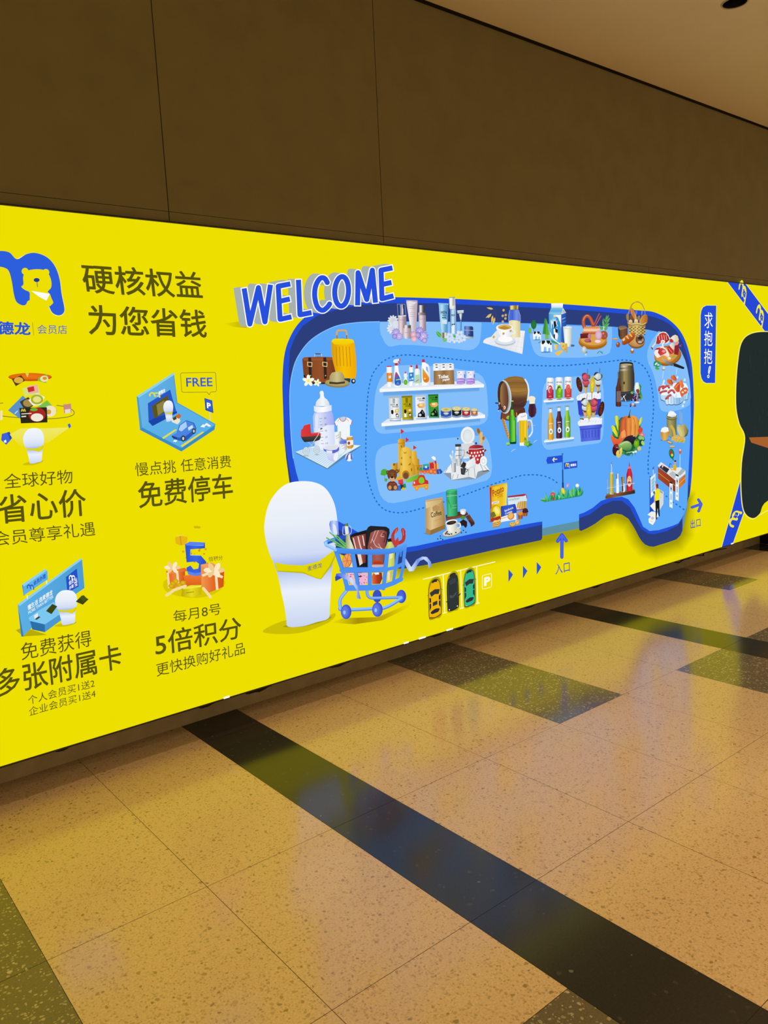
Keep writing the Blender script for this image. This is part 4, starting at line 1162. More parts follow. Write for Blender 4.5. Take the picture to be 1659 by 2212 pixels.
a.E('#7a4828', 270, 885, 68, 62, edge='#5c321c').E('#8a5430', 270, 745, 62, 72, edge='#643820').E('#d8a878', 268, 800, 34, 30).E('#1c1410', 268, 775, 16, 13)
a.E('#22160e', 250, 745, 6).E('#22160e', 296, 742, 6, hold=1).P('#a8383c', '235,845 272,855 310,840 312,868 272,862 240,875')
for x, y in ((240, 905), (310, 905)): a.E('#6a3c22', x, y, 34, 40).E('#c89868', x, y + 2, 22, 27)
a.done()
a = pic('toy_blocks', 'F1', 58, 'red, blue, green and yellow toy blocks')
a.P('#303438', '370,870 420,865 420,920 370,925').P('#2c54a8', '328,885 372,875 385,905 380,945 328,945').P('#3c70d0', '328,885 372,875 375,940 328,945').P('#2f8c3c', '405,865 440,855 448,905 420,915').P('#e0c020', '385,935 405,900 440,925 430,945').P('#b82830', '345,810 405,800 415,855 380,872 348,860').P('#d84048', '345,810 405,800 410,850 350,858')
a.done()
a = pic('toy_train', 'F1', 22)
a.P('#f6f8fa', '775,520 800,505 830,520 832,560 800,550')
a.P('#e07030', '622,620 660,615 665,640 622,645').P('#3c9c48', '622,650 660,645 665,690 622,695').P('#38a8a0', '668,610 745,602 748,640 668,648').P('#2c5cb8', '668,650 748,640 748,680 700,690 668,680').E('#eef2f4', 708, 645, 14)
a.P('#c83038', '750,590 800,580 810,665 755,670').P('#d88a30', '745,585 810,572 812,585 746,598').P('#c02830', '815,570 835,560 842,600 820,605').P('#d04038', '800,600 860,600 860,665 805,672').L('#e8b030', 16, '818,605 820,665').L('#f0c040', 16, '850,603 852,660')
a.P('#d86030', '622,690 800,675 860,665 862,690 630,720')
for x, y, r in ((688, 712, 22), (728, 708, 20), (770, 700, 36), (818, 710, 30), (640, 710, 18)): a.E('#e06a2c', x, y, r).E('#f09458', x, y, r * .5)
a.P('#2c54b0', '838,680 890,668 918,705 900,730 845,735').L('#a8c4ec', 5, '868,690 880,725', joints=0)
a.done()
a = pic('toy_car', 'F1', 56, 'red toy car with green window')
a.G('#f0b040 #d08820', '530,880 560,865 700,855 740,870 735,915 720,935 690,935 680,905 600,915 600,945 570,950 560,915 540,905', 90)
a.G('#e04a3c #c02c28', '530,880 540,820 590,800 610,755 640,742 680,750 700,805 730,820 735,865 700,860 560,885').E('#7ccc2c', 645, 815, 36, 42).P('#7ccc2c', '610,820 680,812 682,840 612,845').E('#f4e4e0', 553, 845, 8, 16)
for x, y in ((585, 915), (705, 900)): a.E('#e09a30', x, y, 26, 30).E('#f0b850', x, y, 12)
a.done()

# -- kitchenware
a = pic('striped_cloth', 'F1', 16, 'white cloth with grey stripes')
a.P('#8a9aa8', '930,722 1040,815 1340,800 1525,700 1510,680 1300,690')
a.G('#f4f6f8 #dfe4e8 #f6f6f6', '930,718 1000,640 1050,580 1450,580 1525,690 1420,690 1370,705 1345,795 1260,770 1180,785 1035,810 1030,720')
a.z += 1
for p in ('985,660 950,715', '1060,735 1045,805', '1120,735 1110,790', '1260,640 1250,760', '1320,620 1340,780', '1400,600 1440,690', '1455,640 1500,690'): a.L('#a8b0b8', 9, p, hold=1, joints=0)
a.P('#5a6468', '1420,695 1510,680 1520,695 1440,705')
a.done()
a = pic('dinner_plate', 'F1', 26); a.E('#c4d0da', 1242, 245, 92, 116).E('#f6f8f8', 1240, 240, 88, 112, edge='#eceff0').E('#d0dae0', 1240, 244, 64, 82).E('#e6ecee', 1242, 248, 56, 74, edge='#dde4e8').done()
a = pic('plate_stack', 'F1', 30)
a.P('#e4e8ea', '1160,350 1230,335 1320,332 1320,520 1190,540 1165,500')
a.z += 1
for k in range(12): a.L('#a8b2ba', 4, [(1160, 358 + 14 * k), (1310, 345 + 14 * k)], hold=1, joints=0)
a.done()
a = pic('wooden_spoon', 'F1', 28); a.L('#d8ae60', 20, '1385,215 1405,350').E('#b88c48', 1370, 185, 24, 42, -12).E('#8a6434', 1372, 182, 16, 32, -12).L('#e4bc74', 30, '1410,210 1400,330').L('#d8ac64', 18, '1440,280 1420,350').E('#c89c58', 1435, 275, 20, 30, 10).E('#946c3c', 1436, 275, 13, 22, 10).done()
a = pic('red_cooking_pot', 'F1', 44, 'red pot with white dots and lid')
a.L('#8a2028', 16, '1262,475 1232,462 1235,450', s=1).L('#8a2028', 16, '1440,450 1468,432 1462,425', s=1)
a.G('#a0282c #c8383c #7a1c24', '1248,415 1445,400 1450,480 1430,560 1370,610 1290,590 1262,530')
a.z += 1
for x, y in ((1288, 465), (1326, 463), (1364, 460), (1402, 452), (1436, 440), (1270, 500), (1306, 505), (1345, 503), (1384, 498), (1420, 490), (1366, 548), (1330, 570)): a.E('#f4f0f0', x, y, 11, 14, hold=1, n=10)
a.G('#c8444c #a02c34 #8a2028', '1248,412 1265,380 1310,362 1370,360 1425,372 1445,398 1350,410').L('#d8dce0', 8, '1248,416 1350,414 1448,400', joints=0).E('#3a3c40', 1345, 342, 13, 16)
a.done()
a = pic('coffee_press', 'F1', 40)
a.E('#2a2c30', 1113, 282, 9, 11).L('#a8b0b4', 4, '1113,290 1115,345', joints=0).P('#3a3e42', '1078,352 1152,350 1154,382 1080,386')
a.G('#c8d0d4 #f4f6f6 #9aa4aa #dfe4e6', '1082,386 1152,382 1160,540 1150,625 1100,635 1080,600').G('#8a9298 #dfe4e6 #4c5458', '1085,545 1160,535 1155,620 1100,632').L('#9aa4a8', 8, '1155,430 1190,430 1195,480 1165,540', s=1)
for y in (430, 500): a.L('#5a646a', 7, [(1082, y), (1158, y - 4)], joints=0)
a.done()
a = pic('cutlery_cup', 'F1', 46)
for x0, y0, x1, y1 in ((1048, 600, 1015, 500), (1055, 600, 1045, 450), (1060, 600, 1080, 480), (1050, 590, 1030, 520)): a.L('#cfd6da', 11, [(x0, y0), (x1, y1)]).E('#e4e8ea', x1, y1, 10, 18)
a.G('#8a949a #e4e8ea #aab2b8 #6a7278', '1025,595 1085,590 1085,710 1035,718').done()
a = pic('black_mug', 'F1', 52); a.G('#3a3c40 #1c1d20', '1140,640 1180,575 1225,600 1195,665').L('#e4e8ea', 6, '1205,565 1225,580 1215,610', s=1).done()
a = pic('black_mug', 'F1', 56); a.E('#232428', 1180, 735, 26, 8).G('#2c2e32 #4a4c50 #1a1b1e', '1145,660 1215,655 1205,725 1150,732').L('#2c2e32', 8, '1212,670 1238,680 1215,710', s=1).done()
a = pic('white_bowl', 'F1', 50); a.P('#d4dce2', '1215,640 1345,600 1335,650 1250,665').G('#f6f8f8 #dce2e6', '1210,630 1215,590 1330,510 1335,580 1345,610 1240,660').done()
a = pic('saucer', 'F1', 54); a.E('#c8d2d8', 1440, 570, 46, 66).E('#f4f6f6', 1438, 566, 43, 62).E('#d8e0e4', 1438, 570, 26, 36).E('#f6f8f8', 1438, 570, 14, 22).done()

# -- barrel and beers
a = pic('beer_barrel', 'E1', 16)
a.P('#5c3024', '320,1120 305,1260 330,1270 520,1300 700,1190 850,1120 835,1020 600,1000').P('#7a4430', '335,1130 330,1250 500,1290 640,1180 600,1050')
a.G('#a07838 #8a6030 #a87c3c #5c3c2c #4a2c2c #6c4830', '380,400 480,345 640,325 780,350 860,430 905,560 910,720 880,900 800,1030 640,1110 480,1140 520,900', 90)
a.z += 1
for k in range(6): a.L('#6a4a28', 6, smooth_pts([(460 + 18 * k, 380 + 95 * k), (680, 345 + 115 * k), (850 + 8 * k, 400 + 85 * k)], False, 5), hold=1, joints=0)
a.L('#dfe8ec', 34, '840,400 895,500 918,640 910,760 895,850', s=1).L('#6a5c50', 10, '815,400 870,500 890,640 885,780 850,960', s=1)
a.E('#d4e0e4', 392, 780, 152, 365, -4).E('#7c8c8c', 380, 780, 142, 352, -4, edge='#a8b4b4').E('#4a3830', 362, 775, 118, 345, -4, edge='#3c2c28')
a.G('#a07c48 #7c5038 #5c382c', '300,700 310,560 345,490 390,460 440,540 470,680 478,860 465,1000 420,1090 360,1070 320,950 300,840', 0, s=1)
a.L('#56302a', 40, '275,940 290,1040').E('#d8a88c', 280, 920, 20, 26).L('#1e2c44', 26, '200,912 255,915').L('#5c2c28', 34, '262,1050 380,1010').E('#e8dce0', 392, 1010, 24, 38).E('#c84c50', 385, 1012, 10, 20).P('#b8dcf4', '248,1070 262,1060 265,1095 250,1100')
a.done()
a = pic('stout_glass', 'E1', 18)
a.L('#b8d4e8', 12, '985,1235 990,1370').E('#8ab8d8', 1015, 1395, 60, 14)
a.G('#5a2c34 #3a1c28 #5c3450', '935,920 1055,915 1085,1040 1085,1120 1050,1200 980,1230 930,1190 908,1080', 0, s=0)
a.G('#f0e4b0 #f8f4e0', '935,850 1055,840 1052,925 935,930', 90).P('#f4ecd0', '912,800 940,765 980,758 1040,770 1068,810 1055,860 930,865')
a.done()
a = pic('wheat_ear', 'E1', 20)
for t in range(8): a.E('#d89438', 360 + t * 16, 1280 + t * 52, 26, 44, -20, edge='#b06c20').E('#e8b860', 385 + t * 14, 1300 + t * 50, 16, 34, 20, hold=1)
a.done()
a = pic('wheat_ear', 'E1', 20)
a.L('#d8a458', 16, '655,1120 668,1300 660,1600', s=1)
a.done()
a = pic('wheat_ear', 'E1', 20)
a.E('#d89c58', 915, 1390, 30, 70, 20).E('#c07830', 905, 1440, 20, 50, 20)
a.done()
a = pic('hop_leaf', 'E1', 20)
a.P('#8ac858', '425,1240 450,1195 500,1180 480,1270')
a.done()
a = pic('green_bottle', 'E1', 26)
a.P('#d8d84c', '535,862 585,858 585,880 535,880').G('#243c2c #40503c #1c2c24', '535,880 580,880 585,1060 525,1060').G('#48a828 #7cd83c #389820', '528,1055 588,1055 600,1180 525,1180')
a.G('#184c28 #3ca028 #6cd038 #4cb428 #1c5c2c', '528,1175 598,1175 640,1260 650,1780 620,1800 520,1800 500,1770 490,1280')
a.P('#86dc50', '585,1290 610,1290 615,1740 590,1740').P('#14402c', '505,1760 645,1755 640,1800 520,1805')
a.done()
a = pic('beer_mug', 'E1', 28)
a.L('#dfe8ee', 34, '890,1290 950,1285 985,1370 990,1540 930,1640', s=1).L('#8ab0d0', 8, '960,1320 985,1400 985,1530', s=1)
a.G('#c8d4d8 #eef2f4 #c0ccd4', '700,1280 890,1270 905,1800 860,1840 720,1840').G('#c89808 #f0c81c #e8b80c #f4d838 #c89410', '712,1295 882,1285 890,1760 720,1775').P('#f4f4f0', '720,1775 880,1765 860,1835 730,1838')
a.P('#f6f4f4', '665,1330 670,1200 720,1140 800,1125 850,1118 885,1160 885,1280 710,1290 690,1320').P('#d4d0d8', '730,1200 800,1190 860,1160 850,1200 760,1230')
a.done()
a = pic('hop_sprig', 'E1', 44)
for x0, y0, x1, y1, w_, c in ((850, 1800, 830, 1640, 50, '#3c8c3c'), (880, 1820, 1000, 1810, 70, '#2f8454'), (870, 1800, 910, 1880, 50, '#3c9048'), (880, 1760, 960, 1760, 50, '#4ca04c')): leaf(a, c, x0, y0, x1, y1, w_)
for x, y in ((850, 1740), (840, 1800), (885, 1800)): a.E('#9ccc40', x, y, 34, 40, edge='#78b030')
a.done()
a = pic('hop_sprig', 'E1', 44, 'small single hop'); leaf(a, '#4c9c44', 440, 1830, 510, 1800, 50); a.E('#a4d848', 460, 1790, 40, 26); a.done()
for p in ('530,1970 580,1930 625,1915', '1020,1770 1060,1730 1095,1720'):
    a = pic('barley_grain', 'E1', 44); a.L('#c8d4f0', 12, p, joints=0); a.done()

# -- drinks shelves
for i, (x, fruit, c, d) in enumerate(((200, '#c03c48', '#c83448', '#a82038'), (395, '#8cc830', '#78c020', '#58a010'), (590, '#e06448', '#d84c48', '#b83838'))):
    a = pic('drink_can', 'E2', 24, ('crimson', 'green', 'coral')[i] + ' and white drink can')
    dy = -10 * i
    a.E('#6a6a70', x + 78, 935 + dy, 60, 14)
    a.G('#dfe4ec #ffffff #d0d6e0', [(x, 480 + dy), (x + 20, 462 + dy), (x + 135, 462 + dy), (x + 152, 480 + dy), (x + 152, 900 + dy), (x + 135, 925 + dy), (x + 20, 930 + dy), (x, 910 + dy)])
    a.G([d, c, d], [(x, 735 + dy), (x + 60, 690 + dy), (x + 152, 725 + dy), (x + 152, 905 + dy), (x + 75, 925 + dy), (x, 912 + dy)])
    a.E(fruit, x + 78, 720 + dy, 52, 95).E(('#f4c0b8', '#5c4028', '#e88064')[i], x + 70 + 5 * i, 725 + dy, 36, 68).E(('#c84858', '#a4dc38', '#d85c50')[i], x + 84, 740 + dy, 30, 52)
    a.text('drink', (x + 12, 588 + dy), (x + 140, 586 + dy), (x + 12, 545 + dy), '#6a6c70', .02).L('#f8e0e0', 6, [(x + 50, 868 + dy), (x + 105, 866 + dy)], joints=0)
    a.E(c, x + 30, 625 + dy, 12)
    a.done()
for i, (x, b_, c, d, e) in enumerate(((225, 1815, '#e0a020', '#f0c048', '#b87c10'), (408, 1785, '#4a2434', '#6a3c4c', '#2c1420'), (588, 1768, '#6cb02c', '#a8dc50', '#488c1c'))):
    a = pic('juice_bottle', 'E2', 24, ('orange', 'dark purple', 'green')[i] + ' juice bottle')
    t = b_ - 700
    a.G('#5c6468 #e8ecee #4c5458', [(x + 18, t), (x + 100, t - 5), (x + 104, t + 28), (x + 14, t + 34)]).E('#2f5c40', x + 58, t + 12, 20, 10)
    a.G('#c8e0f0 #eef6fa #b0d0e8', [(x + 28, t + 34), (x + 92, t + 34), (x + 96, t + 110), (x + 28, t + 110)])
    body = [(x + 28, t + 105), (x + 96, t + 100), (x + 105, t + 190), (x + 128, t + 270), (x + 132, t + 670), (x + 115, t + 695), (x + 20, t + 700), (x, t + 680), (x, t + 275), (x + 22, t + 190)]
    a.G([e, d, c, e], body)
    a.text('juice', (x + 28, t + 368), (x + 104, t + 362), (x + 28, t + 330), '#f4f0e8', .02)
    a.z += 1
    for k in range(3): a.L('#f0dcc8', 5, [(x + 40, t + 395 + 24 * k), (x + 95, t + 392 + 24 * k)], hold=1, joints=0)
    a.E('#f6f8f6', x + 68, t + 515, 40, 62).E(('#88a040', '#503848', '#4c8c38')[i], x + 68, t + 520, 18, 30)
    a.done()
# -- ice cream
def tub(x, y, s, z):
    a = pic('ice_cream_tub', 'E2', z, 'blue tub full of ice')
    q = lambda l: [(x + px, y + py) for px, py in PT(l)]
    a.G('#4c60d8 #5c70e4 #4454cc', q('0,0 490,-40 500,10 470,60 460,300 45,345 20,70'))
    a.P('#3c4cc0', q('20,70 470,30 468,50 22,92'))
    a.z += 1
    for k in range(6): a.L('#3444bc', 14, q(f'{80 + 68 * k},{105 - 5 * k} {88 + 66 * k},{265 - 7 * k}'), hold=1)
    a.P('#eef2fa', q('-20,-100 60,-150 150,-170 250,-180 380,-190 500,-170 495,-40 0,5 -30,-60'))
    for k in range(9): a.L('#8aa4d8', 6, q(f'{20 + 55 * k},{-70 - (k % 3) * 20} {40 + 55 * k},{-120 + (k % 2) * 30}'), joints=0)
    return a.done()
tub(880, 965, 1, 16)
a = pic('ice_cream_tub', 'E2', 20, 'side of the rear blue tub'); a.P('#3444c0', '870,960 1390,920 1380,1000 1330,1260 900,1270'); a.done()
def bar_(x, y, h, tilt, c, e):
    a = pic('ice_lolly', 'E2', 44, ('yellow' if c == '#ecd838' else 'chocolate') + ' ice lolly')
    a.L('#d8b888', 18, [(x, y + h * .5), (x + tilt * 2.0, y + h * .66)])
    a.E(c, x, y, 56 if c == '#ecd838' else 60, h * .54, -tilt, edge=e)
    rnd = random.Random(int(x))
    a.z += 1
    for k in range(14): a.E('#8a5c40' if c != '#ecd838' else '#f6ec88', x + rnd.uniform(-30, 30) - tilt * 0, y + rnd.uniform(-.4, .4) * h, 6, 9, hold=1, n=6)
    return a.done()
def cone(x, y, c, d, sauce, straw, flip=1):
    a = pic('ice_cream_cone', 'E2', 40, ('pink' if c == '#e06878' else 'white') + ' ice cream cone')
    q = lambda l: [(x + px * flip, y + py) for px, py in PT(l)]
    a.L('#4a3828', 9, q('60,120 78,-90'))
    a.G('#c89858 #e0b878 #a87838', q('-20,270 85,255 55,440 30,450'))
    a.P('#6a4028', q('-15,265 90,250 80,300 20,310'))
    a.E('#5c6c50', x + 105 * flip, y + 80, 34, 50)
    a.E(d, x + 40 * flip, y + 200, 80, 70).E(c, x + 30 * flip, y + 180, 70, 62, edge=d).E(d, x + 25 * flip, y + 85, 78, 78).E(c, x + 10 * flip, y + 70, 64, 72, edge=d)
    a.L(sauce, 20, q('-40,120 20,170 90,150'), s=1).P(sauce, q('-55,40 -30,0 20,-12 60,10 20,15 -20,50 -48,80'))
    return a.done()
cone(1010, 365, '#e06878', '#c04c60', '#8c3040', 0); cone(1275, 350, '#e8f0f0', '#c0d0d4', '#4a3430', 0)
bar_(905, 610, 310, 12, '#5c2c20', '#3c1c14'); bar_(1188, 620, 350, -4, '#ecd838', '#c8a820')
a = pic('berry_garnish', 'E2', 46); a.E('#a06838', 1320, 770, 24).E('#6a2c28', 1310, 790, 16); leaf(a, '#3c8c40', 1340, 770, 1380, 740, 30); a.done()
tub(895, 1510, 1, 60)
cone(1000, 910, '#e8f0f0', '#c0d0d4', '#4a3430', 0); cone(1250, 915, '#e06878', '#c04c60', '#8c3040', 0, -1)
for o in list(MAP.obj.children)[-2:]:
    for v in o.data.vertices: v.co.y -= 42 * EPS
a = None
for b_ in (bar_(1100, 1180, 350, 3, '#ecd838', '#c8a820'), bar_(1370, 1140, 310, -12, '#5c2c20', '#3c1c14')):
    for v in b_.data.vertices: v.co.y -= 42 * EPS
a = pic('berry_garnish', 'E2', 92); a.E('#c07840', 950, 1350, 24).E('#6a2c38', 975, 1365, 16); leaf(a, '#3c8c40', 940, 1370, 905, 1330, 30); a.done()

# -- wine corner
a = pic('wine_barrel', 'E3', 16)
a.E('#3c5c8c', 560, 975, 110, 20)
a.G('#3a3428 #6c6040 #a8985c #7c6c44 #4a4438 #2c2a2c', '440,230 470,205 580,200 680,208 710,235 735,450 738,640 720,800 690,930 640,965 520,970 480,900 440,800 420,620 425,420')
a.E('#2c2620', 575, 232, 132, 32).E('#b4a880', 575, 258, 115, 24)
a.G('#4c4838 #d8d0b4 #6c6450 #3c3a34', '442,278 700,268 706,300 440,320').G('#4c4838 #c8c0a8 #6c6450 #34322e', '434,345 714,330 718,365 432,388')
a.P('#33343a', '440,800 735,780 715,850 700,930 640,965 520,970 470,880').L('#5c6068', 8, '450,830 720,808', joints=0)
a.z += 1
for x in (500, 560, 620, 670): a.L('#54482c', 4, [(x, 390), (x - 4, 780)], hold=1, joints=0)
a.P('#241c14', '510,620 528,580 545,620 528,660')
a.done()
a = pic('wine_bottle', 'E3', 30, 'dark red wine bottle'); a.P('#5c6468', '400,400 425,398 425,520 402,525')
a.G('#38201c #6a3830 #3c2420', '402,525 430,520 440,620 465,700 470,1080 440,1095 370,1090 360,1070 362,720 385,640').P('#7c6460', '380,785 462,780 465,995 378,998').L('#8c7470', 8, '390,800 388,980', joints=0).done()
a = pic('red_grapes', 'E3', 30)
a.P('#2f8c4c', '830,640 870,680 860,780 890,900 860,970 820,900 810,700').P('#58a83c', '840,850 895,890 870,960 830,940')
rnd = random.Random(3)
for k in range(26):
    x, y = rnd.uniform(675, 835), rnd.uniform(840, 985)
    a.E('#6c2434', x, y, 20, 22, edge='#481420', hold=k % 4 > 0, n=10)
for k in range(14): a.E('#d8a8b0', rnd.uniform(690, 825), rnd.uniform(850, 960), 5, hold=k > 0, n=6)
leaf(a, '#4c9c50', 650, 820, 740, 800, 60); leaf(a, '#7cbc80', 660, 800, 700, 840, 36)
a.E('#8c5040', 655, 1060, 18, 36).E('#8c5444', 735, 1070, 30, 30).E('#3c2828', 650, 1085, 12, 18).E('#b4c8dc', 700, 1040, 26, 30)
a.done()
a = pic('wine_glass', 'E3', 70)
a.L('#e8ece8', 9, '775,840 775,1000').E('#e4ecf0', 772, 1005, 52, 18).G('#dcead4 #f4f8f0 #b8d8b0', '748,615 800,610 830,720 822,810 780,845 745,800 728,720').G('#7c2430 #a03c44 #5c1824', '752,755 800,735 822,775 810,825 785,840 760,800')
a.L('#f4f8f8', 5, '748,620 730,720 750,800', s=1).done()
a = pic('corkscrew', 'E3', 40); a.L('#c8ccd4', 10, '460,960 560,850').L('#e8e4d8', 12, '515,880 560,985').E('#f0ece0', 520, 888, 14).L('#4c80b8', 8, '480,1065 600,1078', joints=0).done()

# -- harvest heap
a = pic('green_leaves', 'E3', 15)
rnd = random.Random(5)
a.P('#1f6040', '380,1420 480,1300 780,1300 850,1420 880,1700 850,1850 760,1980 600,2070 440,2000 320,1860 300,1600')
a.z += 1
for k in range(110):
    t = rnd.uniform(0, 2 * math.pi)
    e = rnd.uniform(.78, 1.0)
    leaf(a, rnd.choice(['#2c7c50', '#3c9450', '#1f6444', '#4ca460']), 600 + 215 * math.cos(t), 1680 + 310 * math.sin(t), 600 + 318 * e * math.cos(t + .12), 1680 + 450 * e * math.sin(t + .12), 20, hold=1)
a.done()
for i, (p, q) in enumerate((('345,1290 375,1265 410,1290 420,1400 415,1560 400,1560 360,1420', '400,1420 420,1420 425,1660 395,1600 360,1460'), ('270,1480 300,1460 345,1500 400,1620 410,1700 370,1680 300,1580', '280,1580 330,1640 400,1710 330,1680'), ('820,1400 860,1310 890,1290 890,1350 850,1440 820,1500', '815,1440 840,1450 815,1530'))):
    a = pic('corn_cob', 'E3', 26); a.P('#3c9450', q).G('#c8c820 #ecec30 #b0b420', p); a.done()
a = pic('pumpkin', 'E3', 34)
a.G('#a83c28 #c85c30 #e88838 #f0a048 #d87830', '440,1480 460,1360 500,1300 580,1270 700,1270 770,1290 810,1350 825,1480 810,1640 760,1700 580,1720 460,1680 430,1580')
a.G('#b84838 #d8703c #c05430', '470,1380 520,1320 580,1330 570,1500 580,1700 480,1690 440,1560', 0).G('#d87838 #f09848 #d07030', '570,1340 650,1330 665,1500 650,1710 590,1710 575,1500').G('#e88c40 #f0a850 #c86c28', '650,1330 710,1320 755,1480 740,1710 660,1710 668,1500').G('#e08434 #f0a448 #d88438', '700,1320 760,1300 808,1420 800,1620 755,1700 755,1480')
for p in ('520,1310 470,1450 480,1680', '660,1320 668,1500 652,1700', '710,1310 758,1480 742,1700'): a.L('#a84c20', 5, p, s=1, joints=0)
a.G('#2c3c2c #4c6038', '648,1145 655,1150 640,1240 655,1320 590,1310 615,1260')
a.done()
a = pic('melon_slice', 'E3', 44); a.G('#f08c48 #e04c30', '250,1670 290,1650 340,1720 410,1740 460,1600 530,1545 560,1600 560,1690 470,1800 380,1860 310,1850 270,1760', 90).P('#f4a058', '470,1600 530,1550 560,1690 470,1720').done()
a = pic('tomato_slice', 'E3', 40); a.E('#d84838', 850, 1560, 46, 60, 20).E('#e87060', 880, 1650, 50, 40).E('#f0a090', 880, 1650, 28, 20).done()
a = pic('cucumber_slice', 'E3', 44); a.E('#2c6040', 865, 1730, 74, 56, 20).E('#8cc474', 865, 1718, 62, 40, 20).E('#1c4430', 870, 1810, 52, 66).E('#a8d470', 895, 1815, 32, 48, -20).done()
a = pic('aubergine', 'E3', 46); a.G('#342838 #1c1420', '520,1750 590,1680 700,1660 750,1700 745,1800 640,1860 540,1820', 90, s=1).E('#e0a8b0', 718, 1675, 20, 10).done()
a = pic('marrow', 'E3', 54); a.G('#a4c480 #7cae5c #3c7c40', '400,1860 500,1790 590,1775 660,1820 672,1900 640,1960 580,1970 480,1930', 80, s=1).L('#cfe4a8', 12, '450,1850 540,1800 610,1800', s=1).done()
a = pic('green_apple', 'E3', 56); a.E('#8cc82c', 768, 1825, 54, 84, edge='#5c9c1c', off=(-.2, -.3)).E('#3c6c1c', 768, 1765, 18, 10).done()
a = pic('red_apple', 'E3', 56); a.E('#4c1c24', 350, 1960, 62, 110, edge='#38141c').E('#a8283c', 365, 1880, 46, 46, edge='#70202c').E('#e09098', 380, 1905, 14, 10).done()
a = pic('apple_half', 'E3', 66); a.G('#e8dc78 #d4c04c', '360,2010 390,1960 420,1960 455,1905 480,1930 478,2020 440,2090 410,2112 370,2080', 60, s=1).E('#a88c30', 425, 2000, 9, 40).done()
a = pic('apple_half', 'E3', 66); a.E('#e8e0a0', 820, 1925, 42, 46, edge='#c4b860').E('#c8b868', 820, 1925, 8, 14).done()
a = pic('spring_onion', 'E3', 60); a.L('#cfe0b8', 9, '590,2000 690,1985').L('#b4d0a0', 8, '560,2010 740,1985').E('#eef0dc', 705, 1998, 22, 18).E('#e8ecd4', 750, 1985, 26, 24).done()

# -- grain and rice
a = pic('rice_sack', 'E4', 18)
a.P('#4c8cc8', '420,560 560,560 480,600').G('#7c7848 #a8a068 #8a8450 #5c5a34', '412,270 560,260 555,400 560,560 460,575 430,500 412,420').E('#8a8454', 487, 260, 77, 48, edge='#6c683c')
a.P('#f4f6f8', '420,265 440,210 470,190 490,195 515,200 560,245 545,270 490,285').P('#d8dce0', '440,270 545,255 550,272 490,288')
a.L('#6a6438', 16, '412,300 485,325 560,300', s=1).L('#a49c68', 10, '412,285 485,308 560,285', s=1)
a.done()
a = pic('grain_jar', 'E4', 30); a.E('#4c88c4', 385, 628, 70, 14).G('#b88430 #e8b458 #c08c38', '318,500 440,490 440,560 410,630 350,635 325,580').P('#f4f4f4', '318,500 335,450 380,428 430,440 442,495 380,515').done()
a = pic('spilled_sack', 'E4', 24)
for k in range(4): a.L('#a8b0a8', 5, [(600 + k * 14, 190 + 10 * k), (610 + k * 12, 380)], joints=0)
a.G('#8a8040 #c0b068 #6c6434', '560,460 600,410 680,385 735,480 715,560 650,600 600,570').E('#c4b878', 620, 490, 42, 100, -22).E('#d8c880', 605, 500, 30, 80, -22).P('#5c5830', '660,590 715,560 738,480 690,550')
a.L('#d0b050', 38, '480,420 515,480 530,560 560,600', s=1).P('#d4b458', '480,580 560,550 640,580 690,610 670,670 560,650 480,630')
rnd = random.Random(2)
for k in range(30): a.E(rnd.choice(['#e8d48c', '#b08c30', '#c8a848']), rnd.uniform(490, 680), rnd.uniform(585, 660), 12, 5, rnd.uniform(0, 180), hold=k > 0, n=8)
a.done()
a = pic('grain_husk', 'E4', 30); a.E('#8a6c2c', 455, 662, 46, 20, 25).E('#d8bc78', 452, 657, 38, 13, 25).E('#a88434', 490, 725, 50, 16).E('#e0c890', 490, 720, 40, 9).done()

# -- tills
a = pic('checkout_counter', 'E4', 18, 'wooden checkout counter seen at an angle')
a.L('#cfe4f4', 8, '610,1050 612,840', joints=0).E('#d06048', 612, 795, 20, 42).E('#f0c8b0', 612, 775, 14, 16)
a.E('#1f7c40', 485, 830, 40, 76, -8).E('#a83c34', 478, 815, 22, 34).E('#d8d070', 492, 850, 16, 22).L('#1f4c50', 12, '500,900 508,925')
a.G('#a84828 #8c3820', '278,1030 540,1215 540,1405 280,1200').G('#e08838 #c87024', '540,1280 690,1130 688,1260 545,1400')
a.L('#e89848', 8, '280,1110 540,1310', joints=0).L('#f4b468', 7, '590,1290 688,1190', joints=0)
a.P('#e4e8ec', '275,1010 325,955 460,1050 610,1030 690,1085 690,1130 560,1230 540,1230').P('#2c3034', '300,1030 340,995 450,1060 410,1120').P('#b8c0c4', '440,1130 500,1090 580,1150 520,1210')
a.P('#a8b4b0', '570,1130 640,1050 685,1085 610,1160').P('#c05060', '330,1040 360,965 380,975 345,1055').P('#f0d0d0', '335,1020 360,970 375,985 350,1035')
a.done()
a = pic('till_assistant', 'E4', 40, 'printed figure in yellow at the till')
a.L('#e8b890', 18, '520,1060 480,1070 470,1050').P('#e8b020', '500,1000 540,985 555,1040 545,1090 505,1070').E('#e0a880', 533, 955, 17, 24).E('#3c2c24', 535, 940, 18, 14).L('#24507c', 8, '440,1040 455,980 475,990', s=1)
a.done()
